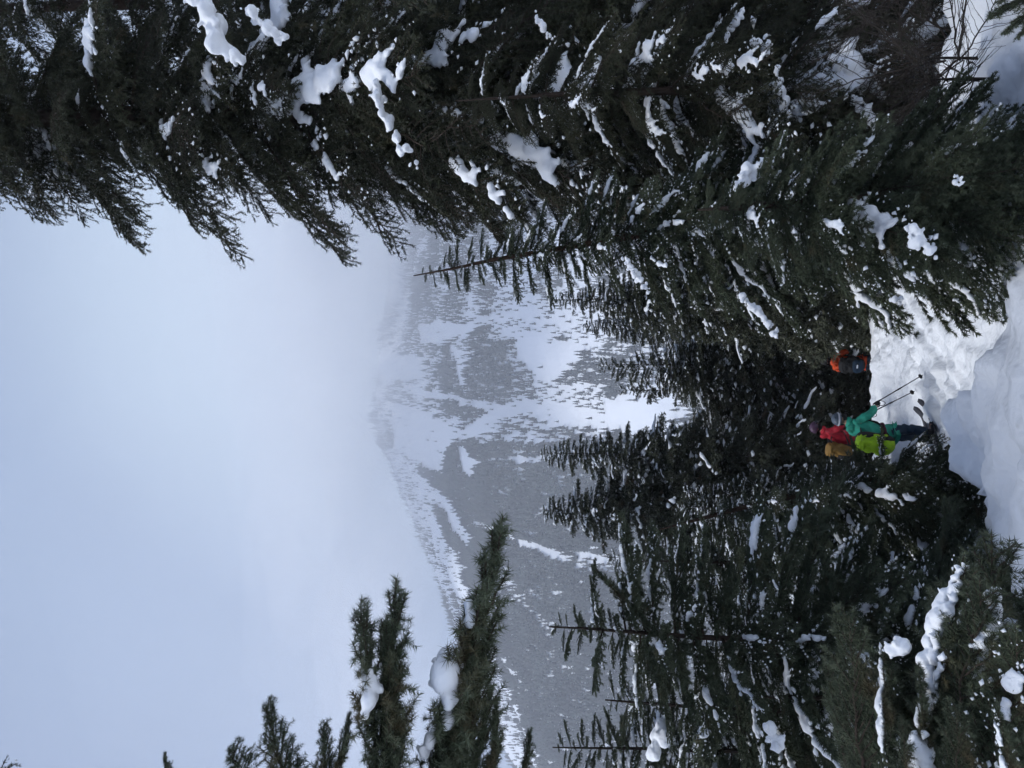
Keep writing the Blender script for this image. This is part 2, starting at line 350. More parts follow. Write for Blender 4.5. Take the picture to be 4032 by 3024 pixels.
# ------------------------------------------------------------------ conifer boughs
def norm(a): return a / (np.linalg.norm(a, axis=-1, keepdims=True) + 1e-12)
class Bough:
    """One branch of length L along +X, upper side +Z: stem, side twigs, shoots and needles."""
    def __init__(s, seed, L=1.0, n_sec=22, sec=.42, sec_ang=58, droop=.22, lift=.0, hang=.25, ter_gap=.055, ter=.30,
                 nl=.02, nw=.0022, dens=420, flat=.6, stem_r=.010, up_tip=.06, bare=.10, hemlock=False, tk=4, tm=1, wob_a=.012):
        rng = np.random.RandomState(seed); s.L = L
        u = np.linspace(0, 1, 15)
        wob = np.cumsum(rng.normal(0, wob_a, 15)); wob -= wob[0]
        s.stem = np.stack([L * u * (1 - .06 * u), L * wob, L * (lift * u - droop * u ** 1.8 + up_tip * u ** 5)], -1)
        segA, segB, segW = [], [], []                       # needle-bearing segments
        tubes = [(s.stem, stem_r * (1 - .82 * u) * L + .0008)]
        def at(t):
            f = t * 14; i = min(int(f), 13); return s.stem[i] + (s.stem[i + 1] - s.stem[i]) * (f - i)
        def add(pts, dens_w=1.0):
            pts = np.asarray(pts); segA.append(pts[:-1]); segB.append(pts[1:]); segW.append(np.full(len(pts) - 1, dens_w))
        add(s.stem[3:], .55)
        s.secs = []
        for i in range(n_sec):
            t = bare + (1 - bare) * ((i + rng.uniform(-.3, .3)) / n_sec); t = min(max(t, bare * .8), .985)
            side = 1 if i % 2 else -1
            l2 = L * sec * (min(1, t / .30) ** .6) * (1 - t) ** .62 * (rng.uniform(.35, 1.45) if hemlock else rng.uniform(.65, 1.15)) + L * .05
            a = R(sec_ang * (1 - .25 * t) + rng.uniform(-10, 10))
            d = np.array([math.cos(a), side * math.sin(a), rng.uniform(-.18, .22)]); p = at(t)
            m = 7; v = np.linspace(0, 1, m)[:, None]
            pts = p + l2 * v * d + np.array([0.12 * l2, 0, 0]) * v ** 2 + np.array([0, 0, -hang * l2]) * v ** 1.7
            pts[1:] += rng.normal(0, .012 * l2, (m - 1, 3))
            tubes.append((pts, stem_r * .32 * L * (1 - .75 * v[:, 0]) + .0007)); s.secs.append(pts)
            add(pts)
            nt3 = max(2, int(l2 / (ter_gap * L)))
            for k in range(nt3):
                tv = (k + .5 + rng.uniform(-.3, .3)) / nt3; f = tv * (m - 1); q = min(int(f), m - 2)
                p3 = pts[q] + (pts[q + 1] - pts[q]) * (f - q); ax = norm(pts[q + 1] - pts[q])
                sd = 1 if k % 2 else -1
                lat = norm(np.cross(np.array([0, 0, 1.0]), ax)) * sd
                l3 = l2 * ter * (1 - .55 * tv) * rng.uniform(.5, 1.25) + .012 * L
                d3 = norm(ax * .75 + lat * .8 + np.array([0, 0, rng.uniform(-.25, .20) - (.45 if hemlock else .05)]))
                e3 = p3 + d3 * l3 + np.array([0, 0, -.18 * l3])
                add(np.stack([p3, (p3 + e3) / 2 + np.array([0, 0, .04 * l3]), e3]))
                if hemlock and l3 > .06 * L:
                    for _ in range(2):
                        b0 = p3 + (e3 - p3) * rng.uniform(.3, .9); d4 = norm(d3 + rng.normal(0, .7, 3)); add(np.stack([b0, b0 + d4 * l3 * .5]))
        A = np.concatenate(segA); B = np.concatenate(segB); W = np.concatenate(segW)
        ln = np.linalg.norm(B - A, axis=1); s.shoot_len = ln.sum()
        cnt = rng.poisson(ln * dens * W); idx = np.repeat(np.arange(len(A)), cnt); n = len(idx)
        tt = rng.rand(n)[:, None]; p = A[idx] + (B[idx] - A[idx]) * tt; ax = norm(B[idx] - A[idx])
        n1 = norm(np.cross(ax, np.array([0.0, 0.1, 1.0]))); n2 = np.cross(n1, ax)
        ph = rng.rand(n) * 2 * np.pi; c1 = np.cos(ph); c2 = np.sin(ph) * (1 - flat) + flat * .35
        d = norm(ax * rng.uniform(.35, .95, n)[:, None] + n1 * c1[:, None] + n2 * c2[:, None])
        wv = norm(np.cross(d, rng.normal(0, 1, (n, 3)))) * (nw * .5)
        l = nl * rng.uniform(.65, 1.2, n)[:, None]
        tri = np.stack([p - wv, p + wv, p + d * l], 1).reshape(-1, 3)
        V, Q = [tri], []; base = len(tri)
        F3 = np.arange(base).reshape(-1, 3)
        for pts, r in tubes:
            v, q = tube_np(pts[::tm], r[::tm], tk); V.append(v); Q.append(q + base); base += len(v)
        s.V = np.concatenate(V); s.F3 = F3; s.Q = np.concatenate(Q)
    def mesh(s, name, needle, bark):
        s.me = mesh_np(name, s.V, [s.F3, s.Q], [needle, bark], np.concatenate([np.zeros(len(s.F3)), np.ones(len(s.Q))]))
        return s
def lump_mesh(name, pts, rad, vox, seed, squash=.75, rough=1.0):
    """Lumpy snow: spheres fused into one skin, its underside cut flatter."""
    bm = bmesh.new(); rr = random.Random(seed)
    for p, r in zip(pts, rad):
        bmesh.ops.create_icosphere(bm, subdivisions=2, radius=r, matrix=Matrix.Translation(p) @ Matrix.Diagonal((1, 1, squash, 1)))
    me = bpy.data.meshes.new(name); bm.to_mesh(me); bm.free()
    o = bpy.data.objects.new(name, me); COL.objects.link(o)
    md = o.modifiers.new('r', 'REMESH'); md.mode = 'VOXEL'; md.voxel_size = vox
    sm = o.modifiers.new('s', 'SMOOTH'); sm.iterations = 1; sm.factor = .4
    dg = bpy.context.evaluated_depsgraph_get(); ev = o.evaluated_get(dg)
    m2 = bpy.data.meshes.new_from_object(ev); m2.name = name
    bpy.data.objects.remove(o); bpy.data.meshes.remove(me)
    n = len(m2.vertices); co = np.empty(n * 3, np.float32); m2.vertices.foreach_get('co', co); co = co.reshape(-1, 3)
    k = 1 / (vox * 5)
    dn = np.stack([fbm(co[:, 1] * k + seed, co[:, 2] * k, 3), fbm(co[:, 0] * k + 5, co[:, 2] * k + seed, 3), fbm(co[:, 0] * k, co[:, 1] * k + seed, 3)], -1)
    k = 1 / (vox * 2.1)
    d2 = np.stack([fbm(co[:, 1] * k + 3, co[:, 2] * k + seed, 2), fbm(co[:, 0] * k + 8, co[:, 2] * k, 2), fbm(co[:, 0] * k + seed, co[:, 1] * k + 4, 2)], -1)
    co = co + dn * vox * 2.3 * rough + d2 * vox * .9 * rough
    m2.vertices.foreach_set('co', co.astype(np.float32).ravel())
    m2.polygons.foreach_set('use_smooth', np.ones(len(m2.polygons), bool))
    m2.materials.clear(); m2.materials.append(M['snow']); m2.update()
    return m2
OCT_V = np.array([[1, 0, 0], [-1, 0, 0], [0, 1, 0], [0, -1, 0], [0, 0, 1], [0, 0, -1.0]]); OCT_F = np.array([[0, 2, 4], [2, 1, 4], [1, 3, 4], [3, 0, 4], [2, 0, 5], [1, 2, 5], [3, 1, 5], [0, 3, 5]])
def clods(c, r, rng):
    """crumbs of snow: centres c (n,3), radii r (n,)."""
    n = len(c); V = OCT_V[None] * r[:, None, None] * rng.uniform(.6, 1.5, (n, 6, 1)) * np.array([1.25, 1.1, .7]) + rng.normal(0, .2, (n, 6, 3)) * r[:, None, None] + c[:, None]
    F = OCT_F[None] + 6 * np.arange(n)[:, None, None]; return V.reshape(-1, 3), F.reshape(-1, 3)
def with_crumbs(me, c, r, seed):
    rng = np.random.RandomState(seed); n = len(me.vertices); co = np.empty(n * 3, np.float32); me.vertices.foreach_get('co', co)
    q4 = np.array([list(f.vertices) for f in me.polygons if len(f.vertices) == 4]).reshape(-1, 4); q3 = np.array([list(f.vertices) for f in me.polygons if len(f.vertices) == 3]).reshape(-1, 3)
    V, F = clods(np.asarray(c), np.asarray(r), rng); nm = me.name
    bpy.data.meshes.remove(me)
    return mesh_np(nm, np.concatenate([co.reshape(-1, 3), V]), [f for f in (q4, q3, F + n) if len(f)], [M['snow']], smooth=True)
def bough_snow(b, seed, lo, hi, rmax, spread, name):
    """Snow lying on a bough between lo and hi of its length and out along the side twigs."""
    rr = random.Random(seed); pts, rad = [], []
    n = int((hi - lo) * b.L / (rmax * .42)) + 3
    for i in range(n):
        t = lo + (hi - lo) * (i + rr.uniform(-.3, .3)) / (n - 1); t = min(max(t, 0), .97)
        env = math.sin(math.pi * (.12 + .76 * min(max((t - lo) / (hi - lo), 0), 1))) ** .7
        f = t * 14; k = min(int(f), 13); p = b.stem[k] + (b.stem[k + 1] - b.stem[k]) * (f - k)
        if math.sin(t * 23 + seed) > .55 and len(pts) > 2: continue
        r = rmax * env * rr.uniform(.42, 1.1)
        pts.append(Vector(p) + Vector((0, rr.uniform(-.35, .35) * r, r * .5 + .012))); rad.append(r)
    for q in b.secs:
        t = q[0][0] / b.L
        if lo < t < hi and rr.random() < spread:
            m = rr.choice((2, 3, 4, 5))
            for j in range(1, m):
                r = rmax * rr.uniform(.38, .75) * (1 - .10 * j)
                pts.append(Vector(q[j]) + Vector((0, 0, r * .5 + .010))); rad.append(r)
    for p, r in list(zip(pts, rad)):
        if rr.random() < .5:
            a = rr.uniform(0, 6.28); q = r * rr.uniform(.22, .42)
            pts.append(p + Vector((math.cos(a) * r * 1.15, math.sin(a) * r * 1.15, -r * .25))); rad.append(q)
    me = lump_mesh(name, pts, rad, rmax * .24, seed, .66)
    cc, cr = [], []
    dust = .5 if b.L < 1.5 else .22
    for q in b.secs:
        heavy = rr.random() < .42
        for j in range(1, 7):
            for _ in range(2):
                if rr.random() < (dust if heavy else .05):
                    cc.append(q[j] + np.array([rr.uniform(-.02, .02), rr.uniform(-.02, .02), .014 + rr.uniform(0, .012)]) * b.L); cr.append(rmax * rr.choice((.07, .09, .12, .17, .27)) * rr.uniform(.8, 1.2))
    return with_crumbs(me, cc, cr, seed)

print('boughs')
HEM, FIR, FINE, PINE = [], [], [], []
for k in range(7):      # hemlock: dense, drooping, knobbly sprays (seen from about 10 m)
    b = Bough(100 + k, 1.8, 40, .30, 60, .26 + .05 * (k % 3), .02, .45, .040, .40, .030, .0085, 300, .15, .009, .04, .08, True, wob_a=.026)
    b.mesh('hemlock_bough', M['hemlock'], M['bark']); HEM.append(b)
for k in range(7):      # fir: flat layered sprays
    b = Bough(200 + k, 1.0, 26, .40, 58, .20 + .05 * (k % 3), .03, .20, .05, .32, .030, .0058, 760, .45, .010, .05, .08)
    b.mesh('fir_bough', M['fir'], M['bark']); FIR.append(b)
for k in range(5):      # brush-like boughs seen from two or three metres
    b = Bough(300 + k, 1.0, 40, .24, 38, .05, .02, .05, .040, .5, .030, .0030, 900, .1, .013, .03, .0)
    b.mesh('fir_bough', M['fir'], M['bark']); FINE.append(b)
print('tris', [len(b.F3) for b in (HEM[0], FIR[0], FINE[0])])
for lst, nm in ((HEM, 'h'), (FIR, 'f'), (FINE, 'n')):
    for k, b in enumerate(lst):
        q = .75 if nm != 'h' else 1.15
        b.snow = [bough_snow(b, 10 + k, .10, .55 + .1 * (k % 3), .105 * q, .55, 'snow_load'),
                  bough_snow(b, 40 + k, .40 + .08 * (k % 4), .92 - .06 * (k % 3), .062 * q, .35, 'snow_load'),
                  bough_snow(b, 70 + k, .15 + .05 * (k % 4), .50 + .08 * (k % 5), .055 * q, .25, 'snow_load')]

def orient(az, pitch, roll):
    return Euler((0, 0, az)).to_matrix() @ Euler((0, -pitch, 0)).to_matrix() @ Euler((roll, 0, 0)).to_matrix()
def place_bough(root, b, loc, mat3, scale, snow=None, name='bough', width=1.0):
    o = link(name, b.me, root)
    o.matrix_local = Matrix.Translation(loc) @ mat3.to_4x4() @ Matrix.Diagonal((scale, scale * width, scale, 1))
    if snow is not None:
        tag(link('snow_load', b.snow[snow], o), kind='stuff')
    return o
def trunk_mesh(path, r0, r1, mat, name='trunk', k=9):
    n = len(path); u = np.linspace(0, 1, n)
    v, q = tube_np(path, r0 * (1 - u) ** .85 + r1, k); return mesh_np(name, v, q, [mat], smooth=True)
def trunk_path(A, B, bend, seed, n=16):
    rng = np.random.RandomState(seed); u = np.linspace(0, 1, n)[:, None]
    p = A + (B - A) * u + np.asarray(bend) * np.sin(np.pi * u) + np.cumsum(rng.normal(0, .008, (n, 3)), 0) * [1, 1, 0]
    return p
def conifer(name, label, base, tip, prof, n, protos, seed, group=None, r0=.10, r1=.006, snow=.35, bend=(0, 0, 0), pitch=(25, -28), bark='bark',
            t_lo=.06, t_hi=.985, width=1.0, cat='tree', power=1.0, az_bias=None, az_w=0.0, big=0.0, size_jit=.25, trim=None):
    """trunk plus single boughs; PROF: (height share, bough length) pairs."""
    rng = np.random.RandomState(seed); base = np.asarray(base, float); tip = np.asarray(tip, float)
    root = empty(name, base); tag(root, label, cat, group)
    path = trunk_path(base, tip, bend, seed); loc = path - base
    loc[0] = loc[0] - np.array([0, 0, .35])
    link('trunk', trunk_mesh(loc, r0, r1, M[bark]), root)
    pt = [p[0] for p in prof]; pr = [p[1] for p in prof]
    for i in range(n):
        t = t_lo + (t_hi - t_lo) * ((i + rng.rand()) / n) ** power
        L = np.interp(t, pt, pr) * rng.uniform(1 - size_jit, 1 + size_jit)
        az = i * 2.39996 + rng.uniform(-.5, .5)
        if az_bias is not None and rng.rand() < az_w: az = az_bias + rng.normal(0, .55)
        if trim is not None: L *= 1 - trim * max(0, math.cos(az)) ** .5
        pi = R(np.interp(t, [0, 1], [pitch[1], pitch[0]]) + rng.uniform(-9, 9))
        f = t * (len(loc) - 1); k = min(int(f), len(loc) - 2); p = loc[k] + (loc[k + 1] - loc[k]) * (f - k)
        b = protos[rng.randint(len(protos))]
        sn = None
        if rng.rand() < snow and L > .22: sn = 0 if rng.rand() < big else rng.randint(1, 3)
        place_bough(root, b, p, orient(az, pi, rng.uniform(-.3, .3)), L / b.L, sn, width=width)
    return root
def tree_at(name, label, tip_px, d_tip, base_px, d_base, prof, n, protos, seed, ground_snap=True, **kw):
    T = P(tip_px[0], tip_px[1], d_tip); B = P(base_px[0], base_px[1], d_base)
    if ground_snap:                     # keep the base on the snow below its pixel column
        B = np.array([B[0], B[1], gz(B[0], B[1])])
    return conifer(name, label, B, T, prof, n, protos, seed, **kw)

# ------------------------------------------------------------------ people
M['skin'] = mat_plain('skin', (.45, .27, .20), .55)
M['teal'] = mat_plain('teal_jacket', (.026, .29, .21), .8, .25, 12, .5)
M['red'] = mat_plain('red_jacket', (.42, .018, .035), .75, .15, 14, .25)
M['orange'] = mat_plain('orange_jacket', (.62, .075, .022), .75, .12, 14, .25)
M['navy'] = mat_plain('navy_trousers', (.008, .024, .050), .8, .2, 16, .25)
M['black'] = mat_plain('black_fabric', (.012, .012, .014), .7, .2, 20, .2)
M['lime'] = mat_plain('lime_pack_cover', (.26, .46, .016), .75, .22, 9, .6)
M['tan'] = mat_plain('tan_pack_cloth', (.27, .16, .045), .8, .15, 12, .3)
M['greyhelmet'] = mat_plain('grey_helmet', (.085, .11, .15), .4, .1, 10)
M['purplehelmet'] = mat_plain('purple_helmet', (.085, .045, .085), .4, .1, 10)
M['white'] = mat_plain('white_plastic', (.62, .64, .72), .45)
M['pole'] = mat_plain('dark_alloy', (.03, .032, .036), .4, metallic=.6)
M['ski'] = mat_plain('ski_top', (.05, .05, .06), .5)
M['plum'] = mat_plain('plum_fabric', (.06, .012, .03), .8)
M['lens'] = mat_plain('goggle_lens', (.02, .02, .03), .15, spec=.6)
def skin_mesh(name, verts, edges, radii, mats, sub=2, wrinkle=0.0, seed=0, root=0):
    me = bpy.data.meshes.new(name); me.from_pydata(verts, edges, []); o = bpy.data.objects.new(name, me); COL.objects.link(o)
    md = o.modifiers.new('skin', 'SKIN'); md.use_smooth_shade = True
    for i, r in enumerate(radii):
        sv = me.skin_vertices[0].data[i]; sv.radius = r if isinstance(r, tuple) else (r, r); sv.use_root = (i == root)
    sb = o.modifiers.new('sub', 'SUBSURF'); sb.levels = sub; sb.render_levels = sub
    ev = o.evaluated_get(bpy.context.evaluated_depsgraph_get()); m2 = bpy.data.meshes.new_from_object(ev); m2.name = name
    bpy.data.objects.remove(o); bpy.data.meshes.remove(me)
    if wrinkle:
        n = len(m2.vertices); co = np.empty(n * 3, np.float32); m2.vertices.foreach_get('co', co); co = co.reshape(-1, 3)
        f = np.stack([fbm(co[:, 2] * 14 + seed, co[:, 1] * 6, 3), fbm(co[:, 2] * 13, co[:, 0] * 6 + seed, 3), fbm(co[:, 0] * 9 + seed, co[:, 1] * 9, 3)], -1)
        m2.vertices.foreach_set('co', (co + f * wrinkle).astype(np.float32).ravel())
    m2.materials.clear()
    for m in mats: m2.materials.append(m)
    m2.polygons.foreach_set('use_smooth', np.ones(len(m2.polygons), bool)); m2.update()
    return m2
def rounded(name, size, mat, power=3.2, noise=.0, seed=0, taper=0.0, lean=0.0):
    """Soft superellipsoid box, centred at the origin."""
    bm = bmesh.new(); bmesh.ops.create_icosphere(bm, subdivisions=4, radius=1); ox = seed * 3.7
    for v in bm.verts:
        p = v.co; k = (abs(p.x) ** power + abs(p.y) ** power + abs(p.z) ** power) ** (-1 / power); p = p * k
        f = 1 + noise * float(fbm(np.array([p.x * 3 + ox + p.z * 2]), np.array([p.y * 3 + p.z * 2.2]), 3)[0])
        f += noise * .10 * math.sin(p.z * 11 + 3 * p.y + seed) * (1 - abs(p.z)) + noise * .06 * math.sin(p.y * 13 + 4 * p.z)
        t = 1 - taper * (p.z * .5 + .5)
        v.co = Vector((p.x * size[0] / 2 * f * t + lean * p.z, p.y * size[1] / 2 * f * t, p.z * size[2] / 2))
    me = bpy.data.meshes.new(name); bm.to_mesh(me); bm.free(); me.materials.append(mat)
    me.polygons.foreach_set('use_smooth', np.ones(len(me.polygons), bool)); return me
def tube_obj(name, pts, r, mat, parent=None, k=8, cap=True):
    v, q = tube_np(np.asarray(pts, float), np.asarray(r, float), k); n = len(pts)
    F = [q]
    if cap: F += [np.array([list(range(k))[::-1], [(n - 1) * k + i for i in range(k)]])]
    return link(name, mesh_np(name, v, F, [mat], smooth=True), parent)
def helmet_parts(body, head, face_yaw, mat, strap):
    """helmet, its ear pads and vents, goggles with strap; head: local centre."""
    hx, hy, hz = head
    bm = bmesh.new(); bmesh.ops.create_uvsphere(bm, u_segments=28, v_segments=18, radius=1)
    for v in list(bm.verts):
        p = v.co
        if p.z < -.38 + (.30 if p.x > .45 else 0): pass
        v.co = Vector((p.x * .145, p.y * .118, p.z * .128))
    dl = [v for v in bm.verts if v.co.z < -.052 + (.062 if v.co.x > .075 else 0)]
    bmesh.ops.delete(bm, geom=dl, context='VERTS')
    bmesh.ops.solidify(bm, geom=bm.faces[:], thickness=.012)
    me = bpy.data.meshes.new('helmet'); bm.to_mesh(me); bm.free(); me.materials.append(mat)
    me.polygons.foreach_set('use_smooth', np.ones(len(me.polygons), bool))
    rot = Euler((0, R(8), face_yaw))
    h = link('helmet', me, body); h.location = (hx, hy, hz + .045); h.rotation_euler = rot
    for sy in (-1, 1):
        o = link('ear_pad', rounded('ear_pad', (.09, .035, .11), M['black'], 2.6), h); o.location = (.0, sy * .108, -.085)
        for k in range(3):
            o = link('vent', rounded('vent', (.05, .012, .014), M['black'], 3), h); o.location = (.03 - .05 * k, sy * (.078 + .004 * k), .085 - .008 * k); o.rotation_euler = (sy * R(-45), 0, 0)
    a = np.linspace(R(50), R(310), 30)
    pts = np.stack([.146 * np.cos(a), .122 * np.sin(a), np.full(30, .012) + .012 * np.cos(a)], -1)
    band = np.concatenate([pts + [0, 0, -.016], pts + [0, 0, .016]]); i = np.arange(29)
    link('goggle_strap', mesh_np('goggle_strap', band * [1.03, 1.03, 1], np.stack([i, i + 1, i + 31, i + 30], -1), [strap], smooth=True), h)
    g = link('goggles', rounded('goggles', (.07, .18, .09), M['lens'], 3), h); g.location = (.125, 0, -.012)
def glove(body, wrist, tip, mat):
    """A gloved hand closed round a pole: palm, four curled fingers and a thumb in one skin."""
    wv, tv = Vector(wrist), Vector(tip); x = (tv - wv).normalized(); y = Vector((0, 0, 1)).cross(x).normalized(); z = x.cross(y)
    def q(a, b, c): return tuple(wv + x * a + y * b + z * c)
    V = [q(0, 0, 0), q(.05, 0, 0), q(.085, 0, 0)]; E = [(0, 1), (1, 2)]; Rr = [.034, (.045, .026), (.042, .022)]
    for k, (b, l) in enumerate(((-.034, .9), (-.011, 1.0), (.012, .95), (.034, .8))):
        n = len(V); V += [q(.11, b, .0), q(.125, b, -.035 * l), q(.095, b, -.062 * l)]; E += [(2, n), (n, n + 1), (n + 1, n + 2)]; Rr += [.0125, .0115, .010]
    n = len(V); V += [q(.05, .05, -.012), q(.085, .058, -.04), q(.10, .03, -.058)]; E += [(1, n), (n, n + 1), (n + 1, n + 2)]; Rr += [.015, .013, .011]
    link('glove', skin_mesh('glove', V, E, Rr, [mat], 2), body)
def person(label, loc, yaw, jacket, trousers, helm, strap, lean=.10, arms=None, scale=1.0, knee=.06, head_yaw=0.0, hood=True):
    L_ = lean
    pel, spi, che, nec, hea = (0, 0, .96), (.3 * L_, 0, 1.14), (.8 * L_, 0, 1.36), (1.25 * L_, 0, 1.53), (1.5 * L_ + .03, 0, 1.67)
    if arms is None: arms = {-1: ((.8 * L_ + .10, -.27, 1.19), (.8 * L_ + .34, -.22, 1.08)), 1: ((.8 * L_ + .10, .27, 1.19), (.8 * L_ + .34, .22, 1.08))}
    V = [pel, spi, che, nec, hea, (hea[0] + .015, 0, 1.76)]; E = [(0, 1), (1, 2), (2, 3), (3, 4), (4, 5)]
    Rr = [(.115, .14), (.105, .135), (.12, .16), (.055, .055), (.088, .078), (.085, .075)]
    JV = [(0, 0, .90), (.3 * L_, 0, 1.14), che, (nec[0] - .01, 0, 1.53), (0, 0, .80)]; JE = [(0, 1), (1, 2), (2, 3), (4, 0)]
    JR = [(.165, .20), (.150, .185), (.165, .20), (.085, .085), (.17, .205)]
    TV = [(0, 0, .94)]; TE = []; TR = [(.14, .17)]
    gl = []
    for sd in (-1, 1):
        el, ha = arms[sd]; sh = (che[0], sd * .18, 1.43)
        n = len(V); V += [sh, el, ha]; E += [(2, n), (n, n + 1), (n + 1, n + 2)]; Rr += [.062, .045, .034]
        n = len(JV); mid = tuple((Vector(el) + Vector(ha)) / 2 + Vector((0, 0, -.01))); wr = tuple(Vector(el).lerp(Vector(ha), .92))
        JV += [sh, tuple((Vector(sh) + Vector(el)) / 2), el, mid, wr]; JE += [(2, n), (n, n + 1), (n + 1, n + 2), (n + 2, n + 3), (n + 3, n + 4)]; JR += [.095, .085, .078, .070, .058]
        hp, kn, an, to = (0, sd * .095, .90), (knee, sd * .12, .50), (-.01, sd * .125, .10), (.16, sd * .135, .05)
        n = len(V); V += [hp, kn, an, to]; E += [(0, n), (n, n + 1), (n + 1, n + 2), (n + 2, n + 3)]; Rr += [.09, .065, .048, .04]
        n = len(TV); TV += [(0, sd * .10, .80), (.5 * knee, sd * .11, .68), kn, (.3 * knee, sd * .122, .32), (-.005, sd * .125, .14)]
        TE += [(0, n), (n, n + 1), (n + 1, n + 2), (n + 2, n + 3), (n + 3, n + 4)]; TR += [.115, .105, .095, .092, .10]
        gl.append((wr, tuple(Vector(ha) + (Vector(ha) - Vector(el)) * .3)))
    body = link('person', skin_mesh('person', V, E, Rr, [M['skin']]))
    body.location = loc; body.rotation_euler = (0, 0, yaw); body.scale = (scale,) * 3
    tag(body, label, 'person')
    link('jacket', skin_mesh('jacket', JV, JE, JR, [jacket], 3, .07, 3), body)
    link('trousers', skin_mesh('trousers', TV, TE, TR, [trousers], 3, .06, 5), body)
    for sd in (-1, 1):
        link('ski_boot', skin_mesh('ski_boot', [(-.03, sd * .125, .22), (-.02, sd * .125, .10), (.0, sd * .127, .05), (.16, sd * .135, .045)], [(0, 1), (1, 2), (2, 3)], [.075, .070, .062, .05], [M['black']], 2), body)
    for wr, tp in gl: glove(body, wr, tp, M['black'])
    c = link('collar', rounded('collar', (.21, .22, .13), jacket if hood else M['black'], 2.4, .2, 2), body); c.location = (nec[0], 0, 1.535)
    if hood:
        o = link('hood', rounded('hood', (.17, .30, .24), jacket, 2.3, .5, 4, .25), body); o.location = (nec[0] - .12, 0, 1.50); o.rotation_euler = (0, R(-20), 0)
    o = link('balaclava', rounded('balaclava', (.17, .16, .16), M['black'], 2.2), body); o.location = (hea[0] - .005, 0, 1.62)
    nz_ = link('nose', rounded('nose', (.045, .03, .05), M['skin'], 2), body); nz_.location = (hea[0] + .105 * math.cos(head_yaw), .105 * math.sin(head_yaw), 1.665)
    helmet_parts(body, (hea[0], 0, 1.68), head_yaw, helm, strap)
    return body
def backpack(label, body, mats, size, at, tilt, style):
    """worn pack: sack, lid, pockets and shoulder straps; a thing of its own placed in world space."""
    root = empty('backpack'); tag(root, label, 'backpack')
    root.matrix_world = Matrix.Translation(body.location) @ body.rotation_euler.to_matrix().to_4x4() @ Matrix.Diagonal((*body.scale, 1)) @ Matrix.Translation(at) @ Euler((0, tilt, 0)).to_matrix().to_4x4()
    sx, sy, sz = size
    link('sack', rounded('sack', size, mats[0], 2.5, .95, 3 + style, .12), root)
    if style == 0:      # rain cover: gathered hem and bulging lid
        o = link('hem', rounded('hem', (sx * .55, sy * .96, sz * .97), M['black'], 3.5), root); o.location = (sx * .27, 0, 0)
        o = link('lid_bulge', rounded('lid_bulge', (sx * .9, sy * .85, sz * .28), mats[0], 2.4, .4, 7), root); o.location = (-.01, 0, sz * .36)
    else:
        o = link('lid', rounded('lid', (sx * 1.02, sy * .92, sz * .34), mats[0], 2.5, .4, 8), root); o.location = (-.015, 0, sz * .34)
        o = link('pocket', rounded('pocket', (sx * .5, sy * .8, sz * .42), mats[1], 3.2, .3, 9), root); o.location = (-sx * .36, 0, -sz * .18)
        o = link('pocket_label', rounded('pocket_label', (.012, sy * .22, sz * .06), M['white'], 4), root); o.location = (-sx * .615, 0, -sz * .14)
    for sd in (-1, 1):
        link('strap', mesh_np('strap', *ribbon([(sx * .35, sd * .10, sz * .36), (sx * .5 + .12, sd * .13, sz * .44), (sx * .5 + .27, sd * .145, sz * .26), (sx * .5 + .27, sd * .15, -.02), (sx * .4, sd * .17, -sz * .28)], .055, .012), [mats[1]]), root)
    return root
def ribbon(pts, wd, th):
    p = np.array(pts, float); u = np.linspace(0, 1, len(p)); t = np.linspace(0, 1, 16)
    c = np.stack([np.interp(t, u, p[:, i]) for i in range(3)], -1); c[1:-1] = (c[:-2] + 2 * c[1:-1] + c[2:]) / 4
    tg = norm(np.gradient(c, axis=0)); side = np.array([[0, 1.0, 0]]); nrm = norm(np.cross(tg, side)); n = len(c)
    V = np.concatenate([c - side * wd / 2 - nrm * th / 2, c + side * wd / 2 - nrm * th / 2, c + side * wd / 2 + nrm * th / 2, c - side * wd / 2 + nrm * th / 2]); F = []
    for a, b in ((0, 1), (1, 2), (2, 3), (3, 0)):
        i = np.arange(n - 1); F.append(np.stack([a * n + i, a * n + i + 1, b * n + i + 1, b * n + i], -1))
    return V, np.concatenate(F)
def ski_pole(label, top, tip, mat=None):
    A, B = Vector(top), Vector(tip); d = (B - A).normalized(); root = empty('ski_pole', tuple(B)); tag(root, label, 'ski pole', 'ski poles')
    a = A - B
    q = lambda t: tuple(a * (1 - t))
    tube_obj('shaft', [q(0), q(.5), q(1)], [.0125, .0115, .009], mat or M['pole'], root)
    tube_obj('grip', [q(-.02), q(.02), q(.10), q(.13)], [.012, .020, .018, .012], M['black'], root)
    tube_obj('clamp', [q(.48), q(.53)], [.017, .017], M['black'], root)
    tube_obj('basket', [q(.935), q(.945), q(.955)], [.012, .052, .012], M['black'], root, 12)
    st = np.array([Vector(q(.02)) + Vector((.05 * math.sin(t), .02 * math.sin(t), -.10 + .10 * math.cos(t))) for t in np.linspace(0, 6.28, 14)])
    tube_obj('wrist_strap', st, np.full(14, .007), M['black'], root, 5)
    return root
